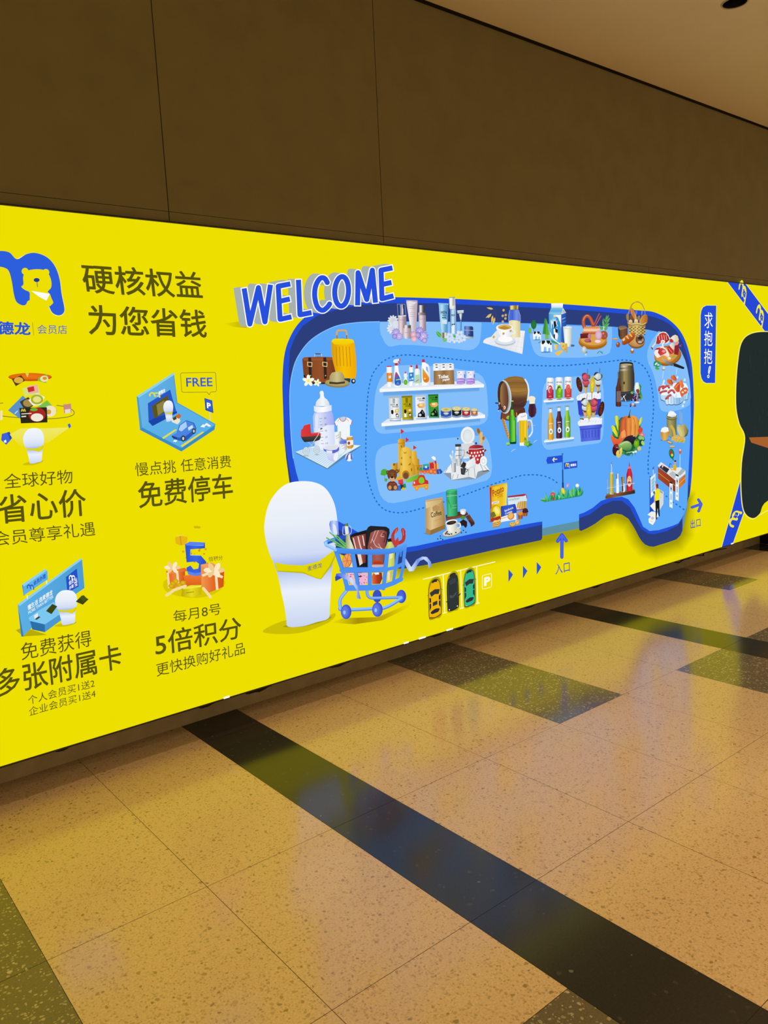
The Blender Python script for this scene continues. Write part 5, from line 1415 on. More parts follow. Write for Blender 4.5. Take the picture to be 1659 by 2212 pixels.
for x, y in ((470, 1240), (560, 1130)):
    a = pic('security_gate', 'E4', 50, 'white upright security gate')
    a.P('#b8c8d4', [(x - 22, y + 10), (x + 28, y + 30), (x + 26, y + 410), (x - 25, y + 385)]).P('#f4f8fa', [(x - 20, y), (x + 24, y + 20), (x + 22, y + 400), (x - 22, y + 380)]).P('#8cb8e0', [(x - 8, y + 60), (x + 10, y + 68), (x + 10, y + 350), (x - 8, y + 342)])
    a.P('#2c3438', [(x - 22, y), (x + 24, y + 18), (x + 24, y + 44), (x - 22, y + 26)])
    for k, c in enumerate(('#4c2c34', '#f4f8fa', '#a8b0a8', '#f4f8fa')): a.P(c, [(x - 8, y + 90 + 62 * k), (x + 10, y + 98 + 62 * k), (x + 10, y + 130 + 62 * k), (x - 8, y + 122 + 62 * k)])
    a.done()
a = pic('self_checkout', 'E4', 30, 'white and blue self-checkout machine')
a.L('#cfe4f4', 8, '208,1070 210,1140', joints=0).P('#4c68c8', '195,1040 220,1020 222,1055 200,1070')
a.P('#2c54c8', '150,1220 165,1190 170,1500 215,1450 220,1560 155,1730').P('#2448b8', '160,1610 215,1680 155,1735')
a.P('#d8d8d4', '300,1360 365,1400 360,1580 300,1680 240,1640 240,1450').P('#f4f0ea', '160,1610 230,1540 300,1560 300,1680 230,1690').P('#a8acac', '290,1360 350,1400 350,1430 300,1400')
a.G('#eef4f8 #dfe8f0', '165,1190 240,1120 245,1400 170,1490')
a.P('#8cc4e4', '178,1220 228,1165 230,1360 182,1415')
for k in range(3): a.L('#c8e4f4', 4, [(180, 1260 + 50 * k), (228, 1210 + 50 * k)], joints=0)
a.P('#f4f0ea', '120,1740 180,1690 270,1710 290,1770 210,1790').P('#f6f2ee', '135,1800 200,1750 245,1790 235,1840 200,1895 140,1860').P('#c8c8c4', '165,1790 200,1765 225,1795 190,1820').L('#d0a890', 5, '160,1830 200,1850', joints=0)
a.done()
a = pic('self_checkout_shopper', 'E4', 56, 'printed figure in yellow top and black trousers')
a.L('#e4a890', 14, '230,1440 225,1560').L('#d89880', 12, '250,1370 240,1290 235,1240')
a.P('#17181c', '235,1530 295,1520 300,1740 285,1760 270,1640 255,1780 242,1780').P('#f0e810', '240,1380 270,1345 300,1370 302,1430 292,1520 238,1535 230,1460').E('#9c4030', 263, 1315, 18, 34).E('#7a3024', 262, 1300, 18, 20)
a.E('#5c3c30', 215, 1408, 12, 22).P('#4c2c28', '240,1780 262,1778 262,1810 245,1812').P('#2c2024', '282,1735 302,1745 298,1768 284,1762')
a.done()

# -- sauces
a = pic('sauce_shelf', 'E5', 18, 'wooden sauce rack with wire rail')
a.G('#6a4028 #8a5c38 #5c3c24 #2c2820', '300,1240 320,1220 1005,1090 1010,1170 300,1305').P('#8c6444', '325,1180 980,1065 1005,1090 320,1225')
a.done()
a = pic('oil_bottle', 'E5', 26); a.L('#4c5c70', 6, '448,415 448,470', joints=0).G('#384858 #e8ecec #4c5860', '418,478 465,478 465,520 420,525').G('#8ab0e0 #b8d0f0 #7ca4d8', '428,525 462,525 465,660 425,660').G('#7c8c4c #d4e4d0 #8c9c5c', '390,665 495,660 500,1180 480,1195 395,1195').G('#b09c34 #dccc60 #c4b044 #a08c28', '400,710 488,705 490,1140 405,1145').G('#dcdca8 #8a8a50', '405,1140 490,1135 488,1185 410,1190').done()
a = pic('salt_shaker', 'E5', 26); a.G('#40484c #8a9498 #f0f4f4 #b8c0c4', '560,700 612,695 610,815 556,820').G('#8ab4d8 #e8f2f8 #ffffff #a8c8e4', '556,820 612,815 625,1000 628,1150 600,1165 545,1160 545,1000').done()
a = pic('pepper_mill', 'E5', 26); a.G('#4c3420 #8a6438 #c89c64 #6c4828', '672,778 755,768 745,930 688,935').G('#b8c4c8 #4c3c34 #f4f4f0 #d8e4e8', '685,935 750,930 768,1120 740,1140 670,1140').L('#4a3428', 22, '712,950 715,1110').done()
a = pic('ketchup_bottle', 'E5', 26); a.P('#c0283c', '865,410 872,410 885,525 855,530').P('#e07888', '838,530 905,520 908,575 832,580').G('#981828 #dc3044 #b01c30', '832,580 908,575 940,700 945,1100 920,1115 810,1120 798,1100 798,720').E('#f0d8a0', 868, 880, 52, 128).E('#e8b868', 868, 820, 36, 46).E('#b83c3c', 868, 915, 38, 36).done()
a = pic('wire_rail', 'E5', 60); a.L('#a8b4c4', 10, '338,840 345,1180', joints=0).L('#7c90ac', 9, '968,720 968,1070', joints=0).L('#d0dce8', 10, '318,1045 440,1030 640,990 800,955 990,930', joints=0).L('#a4bcd8', 7, '330,1010 520,968 990,915', joints=0).done()

# -- signpost
a = pic('signpost', 'E6', 18, 'blue signpost with arrow board and store name board')
a.L('#2c6cc0', 22, '762,245 768,660', joints=0).L('#1c3c84', 30, '768,650 772,980', joints=0).L('#243c74', 46, '772,975 775,1130', joints=0).L('#1c2c6c', 16, '748,243 780,241')
a.P('#2450d4', '345,410 378,322 750,275 755,455 380,502').P('#2c54cc', '792,470 1142,416 1142,590 800,640')
a.L('#f4f0c0', 26, '525,385 615,378').L('#f4f0d0', 24, '548,345 515,392 545,438').L('#ecd830', 14, '528,385 608,378')
k6 = .118
logo(a, lambda x, y: (862 + (x - 30) * .19 + 10, 480 + (y - 140) * .30), '#f0e83c', '#2c54cc', '#ffffff', '#f0e83c')
a.text('麦德龙', (966, 565), (1112, 548), (964, 500), '#ffffff', .03)
a.done()
a = pic('flower_bed', 'E6', 26)
a.P('#1f8c6c', '340,1470 420,1380 1200,1270 1270,1300 1200,1330 800,1400')
rnd = random.Random(11)
for k in range(90):
    t = rnd.random()
    x = 360 + 880 * t
    y = 1470 - 160 * t
    hh = rnd.uniform(120, 320) * (1 - .25 * abs(t - .5))
    leaf(a, rnd.choice(['#2ca058', '#4cb85c', '#208c60', '#7ccc58', '#38b090', '#188058']), x, y, x + rnd.uniform(-80, 80), y - hh, rnd.uniform(22, 44), hold=k % 6 > 0)
leaf(a, '#3c9c38', 380, 1460, 180, 1420, 60); leaf(a, '#8cc850', 330, 1400, 190, 1400, 34); leaf(a, '#4cbc80', 650, 1290, 830, 1380, 60); leaf(a, '#7cd8c0', 640, 1290, 700, 1380, 44); leaf(a, '#3cb89c', 1060, 1330, 1080, 1080, 40)
a.E('#d84c48', 505, 1270, 56, 46).E('#f08078', 505, 1280, 30, 18).E('#a84c40', 530, 1390, 28, 50)
a.E('#d4cc28', 770, 1190, 46, 86, -18).E('#ecdc3c', 765, 1180, 30, 60, -18)
a.E('#c890d0', 885, 1045, 34, 56, 20).E('#e0b0d8', 880, 1055, 18, 36, 20).E('#f0f4dc', 1130, 1050, 46, 44).E('#ffffff', 1125, 1035, 26, 20)
a.done()

# -- coffee
a = pic('coffee_bag', 'F2', 20, 'brown paper bag of coffee')
a.P('#4c80b4', '70,835 120,840 180,870 120,850').G('#b8945c #e0c48c #c8a468 #a07c44', '118,400 350,365 380,500 392,780 180,868 118,840 118,600')
a.P('#a88450', '118,840 180,868 185,800 130,770').P('#94703c', '180,868 392,780 390,720 186,800').G('#e4cc98 #c8a468', '115,385 345,345 355,365 330,420 200,470 125,500').L('#caa86c', 14, '115,392 350,352', joints=0).L('#8a6a38', 4, '118,405 350,368', joints=0)
a.P('#b8945c', '210,480 260,450 310,470 320,520 220,540').text('Coffee', (195, 628), (340, 585), (185, 558), '#3c2c1c', .012).L('#a88850', 4, '240,665 335,640', joints=0).done()
a = pic('green_tea_tin', 'F2', 30); a.G('#2c8c54 #4cc484 #38a868 #207848', '398,270 420,245 550,235 560,590 520,605 415,615').E('#58cc90', 475, 252, 76, 18, -6, edge='#3cac70').L('#d8e4c0', 4, '405,332 550,318', joints=0).L('#207444', 4, '400,300 552,284', joints=0).L('#a8d8a8', 4, '485,460 545,448', joints=0).L('#c0e0b8', 4, '480,495 540,485', joints=0)
for k in range(3): a.L('#2c9458', 5, [(415 + 10 * k, 380), (470, 470 + 15 * k)], joints=0)
a.done()
a = pic('chocolate_tray', 'F2', 22, 'dark tray with chocolate pieces and a small white cup')
a.P('#5c3428', '395,590 560,545 680,540 710,580 640,620 400,670').P('#7c4c38', '400,630 640,590 640,620 400,670').G('#e8ecec #ffffff #b8c0c8', '595,525 675,515 675,560 655,585 625,585 600,570').E('#d8dce0', 636, 520, 40, 14)
leaf(a, '#4c9438', 600, 640, 680, 610, 50)
a.P('#2c1c20', '590,680 640,650 690,680 690,740 670,770 640,735 600,740').P('#6a3c30', '665,610 720,580 795,690 740,720').P('#4c2824', '700,655 790,690 795,715 745,755 735,715').L('#3c1c18', 5, '690,600 760,710', joints=0).L('#8a5440', 5, '690,660 760,635', joints=0)
a.done()
a = pic('coffee_cup', 'F2', 44, 'white cup of black coffee on saucer')
a.E('#8a8a78', 478, 835, 130, 52, -14).E('#e8e4d8', 475, 825, 128, 50, -14, edge='#d0ccc0').L('#e4e0d4', 18, '555,700 590,710 590,755 545,770', s=1)
a.G('#d8d4c4 #f8f6f0 #e4e0d4 #b8b4a4', '390,700 550,660 555,740 530,800 460,830 410,790').E('#f4f2ec', 470, 688, 82, 36, -12).E('#2c2420', 470, 696, 70, 26, -12).E('#4c3c30', 480, 690, 40, 10, -12)
for x, y in ((400, 835), (420, 850), (440, 855), (390, 850), (470, 850), (530, 830), (410, 820)): a.E('#241c18', x, y, 13, 9, 30, n=8)
a.done()
a = pic('coffee_beans', 'F2', 30, 'scattered dark coffee beans')
for x, y in ((320, 880), (285, 920), (325, 910), (352, 928), (610, 835), (638, 802), (672, 828), (600, 815)): a.E('#3a3430', x, y, 11, 9, 20, n=8)
a.done()
# -- snacks
a = pic('crisps_bag', 'F2', 20, 'yellow and red bag of potato crisps')
a.P('#4c80b8', '960,665 1010,680 1160,660 1010,690')
a.G('#d89018 #f4cc28 #ecc01c #f8dc48', '1000,190 1240,145 1245,200 1235,400 1240,600 1150,660 1010,688 1015,450')
a.P('#b83828', '1000,190 1030,186 1025,350 1030,600 1012,686 1008,400').P('#b03424', '1015,640 1150,600 1160,660 1010,688').G('#c88c14 #ecc440', '1000,190 1240,145 1243,165 1002,212')
a.text('Potato', (1045, 340), (1200, 262), (1035, 250), '#a84818', .02).text('CHIPS', (1108, 358), (1185, 340), (1104, 318), '#c87018', .01).L('#b85018', 5, '1070,335 1190,285', joints=0)
a.P('#e8ecf4', '1028,415 1130,392 1128,425 1030,440').L('#5c68b8', 6, '1040,428 1118,408', joints=0)
a.E('#c8a014', 1085, 530, 70, 80).E('#f0dc40', 1095, 535, 52, 70).E('#f8ec88', 1100, 530, 26, 50, -30)
a.P('#6c7430', '1020,560 1060,540 1090,600 1030,640').done()
a = pic('cracker_box', 'F2', 30)
a.P('#a82c34', '1250,330 1490,298 1512,320 1515,370 1250,350').G('#c8e0f0 #f0f4f4', '1250,350 1500,325 1515,380 1500,500 1260,520', 90).text('cracker', (1262, 395), (1415, 372), (1258, 365), '#788c60', .0)
a.G('#e8c878 #c89c48', '1370,440 1420,400 1510,395 1510,510 1380,500')
for k in range(4): a.L('#8a6430', 5, [(1400 + 28 * k, 405), (1380 + 32 * k, 500)], joints=0)
a.L('#b03038', 14, '1360,525 1510,500', joints=0).E('#f4e8e8', 1490, 330, 12).done()
a = pic('sandwich_cookie_pack', 'F2', 40)
a.G('#2c48b8 #3c60d0 #2840a8', '1150,470 1350,435 1370,500 1365,640 1155,685 1155,560').P('#f0f2f6', '1155,620 1240,590 1365,560 1368,650 1150,688').text('Sandwich', (1205, 548), (1325, 500), (1200, 520), '#f4f4f8', .02).text('Cookies', (1212, 585), (1310, 548), (1208, 560), '#f4f4f8', .02).E('#d08838', 1292, 605, 46, 52, 20).E('#ecb868', 1288, 600, 34, 40, 20).L('#e8c080', 12, '1160,640 1240,615').done()
for x, y, c, d in ((1490, 545, '#4c2428', '#34181c'), (1422, 585, '#e0903c', '#c07028')):
    a = pic('cupcake', 'F2', 36 if x > 1450 else 42, ('dark' if x > 1450 else 'golden') + ' cupcake'); a.G('#8c4024 #c87840 #7c3820', [(x - 36, y), (x + 36, y - 8), (x + 28, y + 58), (x - 26, y + 66)])
    for k in range(4): a.L('#6c3018', 4, [(x - 26 + 16 * k, y + 5), (x - 20 + 13 * k, y + 58)], joints=0)
    a.P(d, [(x - 46, y + 8), (x - 30, y - 35), (x, y - 52), (x + 30, y - 38), (x + 44, y + 2), (x, y + 16)]).E(c, x - 4, y - 20, 34, 24)
    a.done()
a = pic('biscuit', 'F2', 34, 'yellow wafer biscuits')
for k in range(3): a.P('#b88434', [(1035, 765 - 24 * k), (1120, 750 - 26 * k), (1168, 700 - 18 * k), (1060, 712 - 18 * k)]).P('#f0d080', [(1038, 748 - 24 * k), (1118, 735 - 26 * k), (1165, 690 - 18 * k), (1062, 700 - 18 * k)])
a.L('#e8c468', 14, '1090,690 1135,650').done()
a = pic('shortbread', 'F2', 36); a.E('#b07c28', 1310, 722, 44, 32).E('#e8bc5c', 1312, 714, 38, 26).E('#c89440', 1380, 690, 36, 42).E('#f0cc78', 1375, 682, 26, 30)
for x, y in ((1300, 710), (1325, 708), (1365, 690), (1385, 675), (1380, 655)): a.E('#5c3c1c', x, y, 7, 5, n=6)
a.done()

# ---------------------------------------------------------------- pictures below and beside the plan
welcome()

# plain white sack stand-in beside the trolley: no face, limbs or ears
def sack(name, crop, q, s=1.0, z=20, shade=True, label='plain white rounded sack tied with a yellow cloth'):
    a = Art(name, SIGN, crop, z, label)
    if shade:
        a.P('#cdbf06', q('300,1330 480,1240 700,1240 840,1190 790,1260 560,1340'), 1)
        a.P('#a99b0a', q('450,1290 620,1250 810,1215 760,1250 600,1290'), 1)
    a.G('0:#f4f6fa .3:#e8eef8 .5:#cfdaf4 .58:#9fb4ec .64:#c3d0f0 .75:#eaf0fb 1:#c8d4f0', q('585,205 480,225 400,290 340,390 312,530 322,640 350,745 392,840 420,940 440,1040 462,1140 476,1230 490,1290 600,1287 700,1258 790,1228 800,1150 806,1050 812,950 818,860 838,740 856,600 855,480 830,360 770,260 690,215'), 86, 1)
    a.P('#c4b800', q('392,812 480,828 600,838 720,805 830,722 842,765 812,840 735,938 700,930 600,892 410,880'))
    a.P('#e2d600', q('392,812 480,828 600,834 720,802 830,722 838,756 800,834 732,934 690,922 600,882 408,872'))
    return a
sk = sack('white_sack', 'C4', lambda s: PT(s), 1, 24)
sk.text('麦德龙', (636, 878), (745, 846), (632, 842), '#2c4a7c', 0)
sk.done()

# shopping trolley and what is in it
CART = Art('shopping_trolley', SIGN, 'F3', 46, 'light blue shopping trolley full of groceries')
a = CART
a.G('#EDDF00 #a8900a #c4ac08 #EDDF00', '200,1450 360,1390 800,1380 1120,1240 1240,1180 1180,1260 860,1420 500,1470')
a.E('#2c44b0', 790, 1110, 58, 82).E('#3a50c4', 785, 1110, 50, 76)
a.E('#3850c8', 1100, 1115, 62, 86).E('#4c64d8', 1090, 1112, 44, 72)
a.L('#4878d8', 38, '660,1045 665,1090 700,1130 800,1135 1100,1125', s=1).L('#7cb0f8', 26, '660,1045 665,1088 702,1126 800,1130 1100,1120', s=1)
a.L('#5088e0', 42, '400,1040 350,1100 315,1160 318,1240 350,1285 740,1270 900,1255 1105,1140', s=1).L('#8cc0fc', 28, '398,1040 348,1100 312,1160 316,1236 350,1278 740,1262 898,1246 1100,1132', s=1)
for x, y in ((392, 1310), (792, 1282)): a.E('#3a50c4', x, y, 68, 94).E('#4c64d8', x - 8, y, 58, 88).E('#6078e0', x - 15, y, 40, 66).E('#8cc8fc', x - 22, y + 8, 17, 26)
# far rim
a.L('#2c50c0', 54, '150,420 250,385 400,345').L('#5c9cf0', 30, '120,425 160,400 240,380')
a.done()
def inc(name, z, label=None): return Art(name, CART.obj, 'F3', z, label)
a = inc('chives', 76)
for x0, y0, x1, y1 in ((420, 500, 180, 295), (410, 510, 140, 365), (400, 500, 230, 330), (380, 500, 210, 380), (440, 495, 260, 330), (430, 480, 300, 380), (370, 500, 250, 450)): a.L('#3c9c4c', 16, [(x0, y0), (x1, y1)]).L('#8cd47c', 6, [(x0 - 3, y0 - 6), (x1, y1)], joints=0)
a.done()
a = inc('swing_top_bottle', 84); a.L('#d8dcd4', 7, '350,220 345,300 360,325 440,315 455,250 430,205', s=1); a.G('#4c5c34 #7c8c5c #3c4828', '362,185 410,178 412,215 365,220').G('#c8d4c0 #eef2ec #a8b8a0', '365,215 412,215 430,310 380,325').G('#8a9860 #e4e8c8 #74843c #3c4c1c', '385,320 430,318 440,380 490,495 520,740 580,740 600,880 420,880 380,440')
a.done()
a = inc('meat_tray', 80, 'rear black tray of red meat'); a.P('#1c1c1e', '440,340 480,310 650,262 690,480 700,800 520,800').G('#8c4038 #a85c54 #74302c', '455,355 640,310 640,500 640,680 560,700 500,500')
for p in ('480,370 510,490 530,560', '540,350 570,470 590,520', '600,340 620,460'): a.L('#f0dcd8', 13, p, s=1)
a.P('#e8d8d0', '530,560 570,540 600,690 560,720').done()
a = inc('meat_tray', 90, 'front black tray of red meat'); a.P('#232427', '650,260 670,225 700,210 900,222 940,250 945,300 890,500 870,760 690,760 640,500').G('#8c4840 #a86058 #7c3c38', '700,300 760,268 860,262 910,290 900,400 860,700 700,720 660,480')
for p in ('760,275 700,430', '800,270 740,420', '860,290 830,340 870,350', '800,440 870,560', '700,480 760,560'): a.L('#d8b0a8', 8, p, s=1)
a.L('#e8d4d0', 6, '720,380 770,470 850,500', s=1).L('#5c2420', 10, '850,300 890,330 870,420', s=1)
a.done()
a = inc('lobster', 96, 'red lobster claws'); a.L('#c04038', 44, '1020,460 990,400 985,330 1030,260', s=1).L('#b83830', 44, '1060,430 1110,400 1125,340 1110,260', s=1).P('#c84038', '1000,420 1050,350 1065,450 1020,470').P('#b83830', '965,340 990,270 1045,225 1050,245 1010,300 1000,350').P('#a83028', '1095,300 1090,250 1110,235 1112,280').P('#b03028', '1120,235 1145,280 1140,360 1120,330')
for p in ('1005,330 1030,255', '1120,330 1110,255'): a.L('#e89080', 7, p)
a.done()
a = inc('juice_carton', 94, 'yellow-green bottle with black cap'); a.P('#1c1c1c', '918,380 972,365 975,415 920,420').G('#a8b440 #d8e070 #b8c048', '925,415 965,412 1010,500 1005,700 960,900 890,930 880,500').P('#e8e8a8', '940,560 985,550 980,620 940,640').done()
a = inc('citrus_segment', 92); a.E('#d87828', 400, 655, 62, 90, 10).E('#f0a060', 395, 655, 52, 80, 10)
for k in range(6): a.L('#c86820', 6, [(400, 655), (400 + 55 * math.cos(k), 655 + 80 * math.sin(k))], joints=0)
a.done()
a = inc('tomato', 98); a.G('#c84828 #a83018 #f4e8e0', '715,720 740,660 800,650 870,690 870,740 720,740', 90); a.G('#e07038 #b83c1c #7c2c1c', '715,850 740,810 840,805 850,880 820,950 720,955'); a.P('#f4f0e8', '740,812 800,805 810,830 760,835'); a.done()
a = inc('pink_doughnut', 98, 'pink doughnut with sprinkles')
a.P('#f0b8d0', '390,815 480,810 500,960 450,975').P('#f0b4d0', '535,815 655,810 665,930 600,975 550,970').P('#e4c088', '440,940 500,930 500,975 450,975').E('#4c2c2c', 560, 855, 24, 14)
rnd = random.Random(4)
for k in range(34):
    x = rnd.choice([rnd.uniform(415, 480), rnd.uniform(545, 655)])
    a.E(rnd.choice(['#a03c9c', '#d83868', '#6c2c7c', '#f4e8f0']), x, rnd.uniform(825, 950), 6, 6, hold=k > 0, n=6)
a.done()
a = inc('oil_bottle', 98); a.G('#c8a838 #f4ecb0 #c09c2c', '900,810 970,790 960,900 890,920').E('#d8c070', 1030, 800, 10).done()
a = Art('trolley_basket', CART.obj, 'F3', 112, 'light blue open basket')
BK = '#4f93f0'
a.P('#3f7fe0', '1060,545 1100,530 1095,600 1070,610')
def ring_(pts, w_, c=BK): a.L(c, w_, pts, joints=1, hold=1)
a.z += 1
# front face: uprights and crossbars
for p, w_ in (('250,520 340,780 400,1010', 58), ('465,540 505,780 540,1010', 52), ('690,550 690,780 690,1010', 48), ('910,545 885,790 860,1010', 52), ('1045,520 1015,760 985,940', 40), ('1140,470 1110,740 1075,900', 40)): ring_(p, w_)
ring_('330,775 700,775 900,765', 64); ring_('900,765 1010,745 1120,690', 44); ring_('400,1005 700,1000 860,985', 74); ring_('860,985 990,940 1085,890', 60)
a.z += 1
for p in ('290,560 350,760', '440,560 475,745', '660,570 662,745', '880,560 862,745', '390,800 430,960', '525,800 550,965', '664,800 664,965'): a.L('#3c7cd8', 7, p, hold=1, joints=0)
for p in ('335,742 470,742', '510,740 660,740', '716,735 868,730', '380,808 500,806', '535,806 662,804', '716,804 855,798'): a.L('#3c7cd8', 6, p, hold=1, joints=0)
a.G('#5ca0f6 #3f86e8', '225,500 250,488 460,505 700,510 930,500 1080,470 1150,435 1162,455 1158,500 1090,540 930,570 700,580 470,570 245,560', 90)
a.L('#86bffb', 44, '125,425 130,455 180,480 245,515', s=1).L('#a8d4fe', 16, '120,425 128,448 180,470 240,502', s=1)
a.z += 1
a.done()
a = Art('ribbon', SIGN, 'F3', 124, 'curly pale blue ribbon')
a.G('#5c80e4 #c8d8fa #6c8cec', '165,190 175,150 215,140 280,145 290,330 275,325 250,210 210,180 215,280 240,320 205,310 180,260')
a.done()
a = Art('ribbon', SIGN, 'F3', 124, 'curly pale blue ribbon')
a.G('#3c5cd4 #7c98ec #d8e0fa #4c74dc', '240,870 255,820 310,812 380,835 470,900 530,980 570,1145 515,1135 520,1040 480,970 400,900 330,875 245,918')
a.P('#2c48c0', '240,865 270,845 330,870 245,918')
a.done()
a = Art('ribbon', SIGN, 'F3', 30, 'curly pale blue ribbon')
a.G('#7ca0f0 #d8e8fc #6c90e8 #c8dcfc #5c84e4', '1130,620 1150,615 1180,660 1230,740 1300,640 1370,605 1430,610 1480,670 1495,720 1450,755 1440,680 1390,640 1340,660 1260,790 1200,795 1140,690')
a.done()

# car park
def car(name, crop, x, y, w_, h, body, dark_, style, label):
    a = Art(name, SIGN, crop, 8, label)
    q = lambda l: [(x + px * w_ - (py - .5) * -.06 * w_, y + py * h - (px - .5) * .12 * h) for px, py in PT(l)]
    a.P('#b4a608', q('.06,.05 .95,.03 1.02,.95 .5,1.03 .1,1.02 .02,.9'), 1)
    a.P(dark_, q('.12,.1 .3,.0 .5,-.02 .72,.0 .9,.1 .98,.3 1.0,.9 .9,.98 .5,1.01 .1,.98 .0,.9 .0,.3'), 1)
    a.P(body, q('.16,.11 .32,.03 .5,.01 .7,.03 .86,.11 .93,.3 .95,.88 .86,.95 .5,.985 .14,.95 .05,.88 .05,.3'), 1)
    if style != 1:
        a.P('#2c3034', q('.28,.03 .5,-.01 .72,.03 .68,.075 .5,.06 .32,.075'))
        a.P('#33383a', q('.1,.3 .5,.25 .9,.29 .8,.41 .5,.38 .22,.42')).P('#2c3034', q('.16,.82 .5,.77 .84,.8 .74,.87 .5,.88 .26,.88'), 1)
        for s0, s1 in ((.07, .2), (.93, .8)):
            a.P('#2c3034', q(f'{s0},.42 {s1},.46 {s1},.56 {s0},.57')).P('#2c3034', q(f'{s0},.59 {s1},.59 {s1},.7 {s0},.78'), hold=1)
        if style == 0: a.P('#33383a', q('.32,.58 .68,.57 .68,.67 .32,.68'))
        a.L(dark_, 4, q('-.08,.36 .05,.33')).L(dark_, 4, q('.95,.29 1.1,.33'), hold=1)
        a.L('#c84838' if style == 0 else '#e8e8d8', 4, q('.12,.95 .3,.97'), joints=0)
    else:
        a.P('#3c4244', q('.14,.17 .5,.13 .84,.16 .74,.27 .26,.28')).P('#4a5052', q('.2,.55 .5,.6 .8,.52 .78,.6 .5,.66 .24,.64')).L('#4a5052', 5, q('.1,.25 .12,.7'), joints=0).L('#4a5052', 5, q('.9,.25 .9,.7'), joints=0)
        a.L('#d08070', 5, q('.08,.1 .25,.05'), joints=0).L('#d08070', 5, q('.76,.04 .92,.08'), joints=0)
        a.E('#f4f4ec', *q('.16,.95')[0], 6).E('#f4f4ec', *q('.86,.93')[0], 6)
        a.L('#232628', 9, q('-.08,.7 .04,.72')).L('#232628', 9, q('.98,.66 1.12,.62'))
    return a.done()
a = Art('parking_bay_lines', SIGN, 'F4', 6, 'white parking bay lines')
a.L('#fbf8c8', 9, '105,320 805,150', joints=0)
for x0, y0, x1, y1 in ((300, 275, 316, 645), (470, 232, 482, 600), (625, 195, 635, 552)): a.L('#fbf8c8', 9, [(x0, y0), (x1, y1)], hold=1, joints=0).L('#fbf8c8', 9, [(x1 - 18, y1 + 5), (x1 + 18, y1 - 5)], hold=1, joints=0)
a.done()
car('parked_car', 'F4', 158, 325, 124, 365, '#f0b408', '#6c5408', 0, 'yellow car seen from above')
car('parked_car', 'F4', 338, 268, 112, 350, '#303536', '#1c1f20', 1, 'black car seen from above')
car('parked_car', 'F4', 500, 232, 110, 345, '#38b888', '#1c5c4c', 2, 'green car seen from above')
a = Art('parking_symbol', SIGN, 'F4', 6, 'white letter P in a rounded frame')
a.L('#fbf8c8', 5, smooth_pts(PT('680,300 690,283 755,266 768,275 768,380 755,397 692,413 680,402'), True, 3), 1, joints=0).text('P', (697, 388), (757, 374), (697, 302), '#fbf8e8', .05)
a.done()
a = Art('direction_triangle', SIGN, 'F4', 6, 'row of small blue triangles')
for x, y in ((933, 285), (1073, 250), (1207, 214)): a.P('#2f57cc', [(x, y - 62), (x + 44, y - 12), (x, y + 62)], hold=1)
a.done()
def arrow(crop, pts, heads, w_, label):
    a = Art('arrow_sign', SIGN, crop, 8, label)
    a.L('#2f50cc', w_ + 2, pts); a.L('#2f50cc', w_ + 2, heads, hold=1)
    a.L('#4c66ec', w_ * .6, pts); a.L('#4c66ec', w_ * .6, heads, hold=1)
    return a.done()
arrow('F5', '481,590 482,415', '448,465 482,415 515,462', 24, 'blue arrow pointing up into the plan')
arrow('C6', '195,862 300,825', '272,770 308,825 275,908', 30, 'blue arrow pointing right')
caption('entrance_lettering', 'F4', [('入口', (1388, 276), (1527, 244), (1386, 176), .006)], '#3456c4')
caption('exit_lettering', 'C6', [('出口', (182, 1120), (300, 1092), (178, 1014), .006)], '#3c50a8')

# blue tab with the upright caption
a = Art('caption_tab', SIGN, 'C5', 4, 'upright blue tab with white lettering')
tab = '486,443 368,443 330,462 310,500 300,560 298,1250 310,1310 332,1350 365,1368 473,1368'
a.P('#f4f0b0', '490,438 366,438 326,458 304,498 294,560 292,1252 305,1314 328,1355 363,1374 477,1374').P('#2350d8', tab)
for s, bl, br, tl in (('求', (345, 712), (444, 716), (346, 520)), ('抱', (342, 922), (440, 925), (343, 742)), ('抱', (340, 1138), (438, 1140), (341, 957))): a.text(s, bl, br, tl, '#ffffff', .0)
a.L('#ffffff', 9, '392,1245 402,1180 416,1172 414,1200 398,1262', 0, s=1).L('#ffffff', 8, [(391 + 10 * math.cos(t), 1290 + 16 * math.sin(t)) for t in [i * .7 for i in range(9)]], 1)
a.done()

# ---------------------------------------------------------------- four membership pictures on the left
# floating parcels over a white sack
a = Art('grocery_fan', SIGN, 'C1', 10, 'fan of food packets over an orange dish')
a.E('#c4500c', 192, 932, 140, 26).E('#f07818', 192, 928, 138, 20, edge='#e06810').P('#d8d44c', '160,905 185,908 175,935')
a.P('#4c3c18', '75,945 135,920 160,955 100,990').E('#e0b040', 118, 952, 30, 20).P('#8cb838', '245,935 300,915 310,945 290,970 240,955').E('#f0e0a8', 282, 943, 26, 20).E('#d89030', 285, 940, 14, 10)
a.L('#5c5c30', 4, '-10,1100 20,1098', joints=0).L('#5c5c30', 4, '360,1112 430,1125 470,1150 465,1175 400,1192 260,1200 120,1192 0,1180', s=1, joints=0)
a.P('#5c90c8', '50,1145 145,1050 185,1090 130,1200').L('#cfe0f0', 6, '95,1165 110,1150').P('#3c3c30', '125,1090 180,1060 220,1110 160,1150').E('#a88c4c', 178, 1098, 32, 24)
a.P('#d8e078', '140,1005 240,980 255,1040 160,1055').P('#f0b0a0', '175,990 240,980 245,1030 185,1040').P('#c82c2c', '172,1000 215,990 220,1020 180,1030')
a.P('#f4f0e0', '180,1080 235,1035 285,1060 260,1110 210,1115').E('#a8b42c', 235, 1075, 40, 32).E('#e8e088', 235, 1075, 26, 20)
a.P('#7cc04c', '235,1125 300,1080 365,1150 290,1195').E('#f0e4c0', 318, 1150, 40, 36).E('#d8a048', 310, 1155, 16)
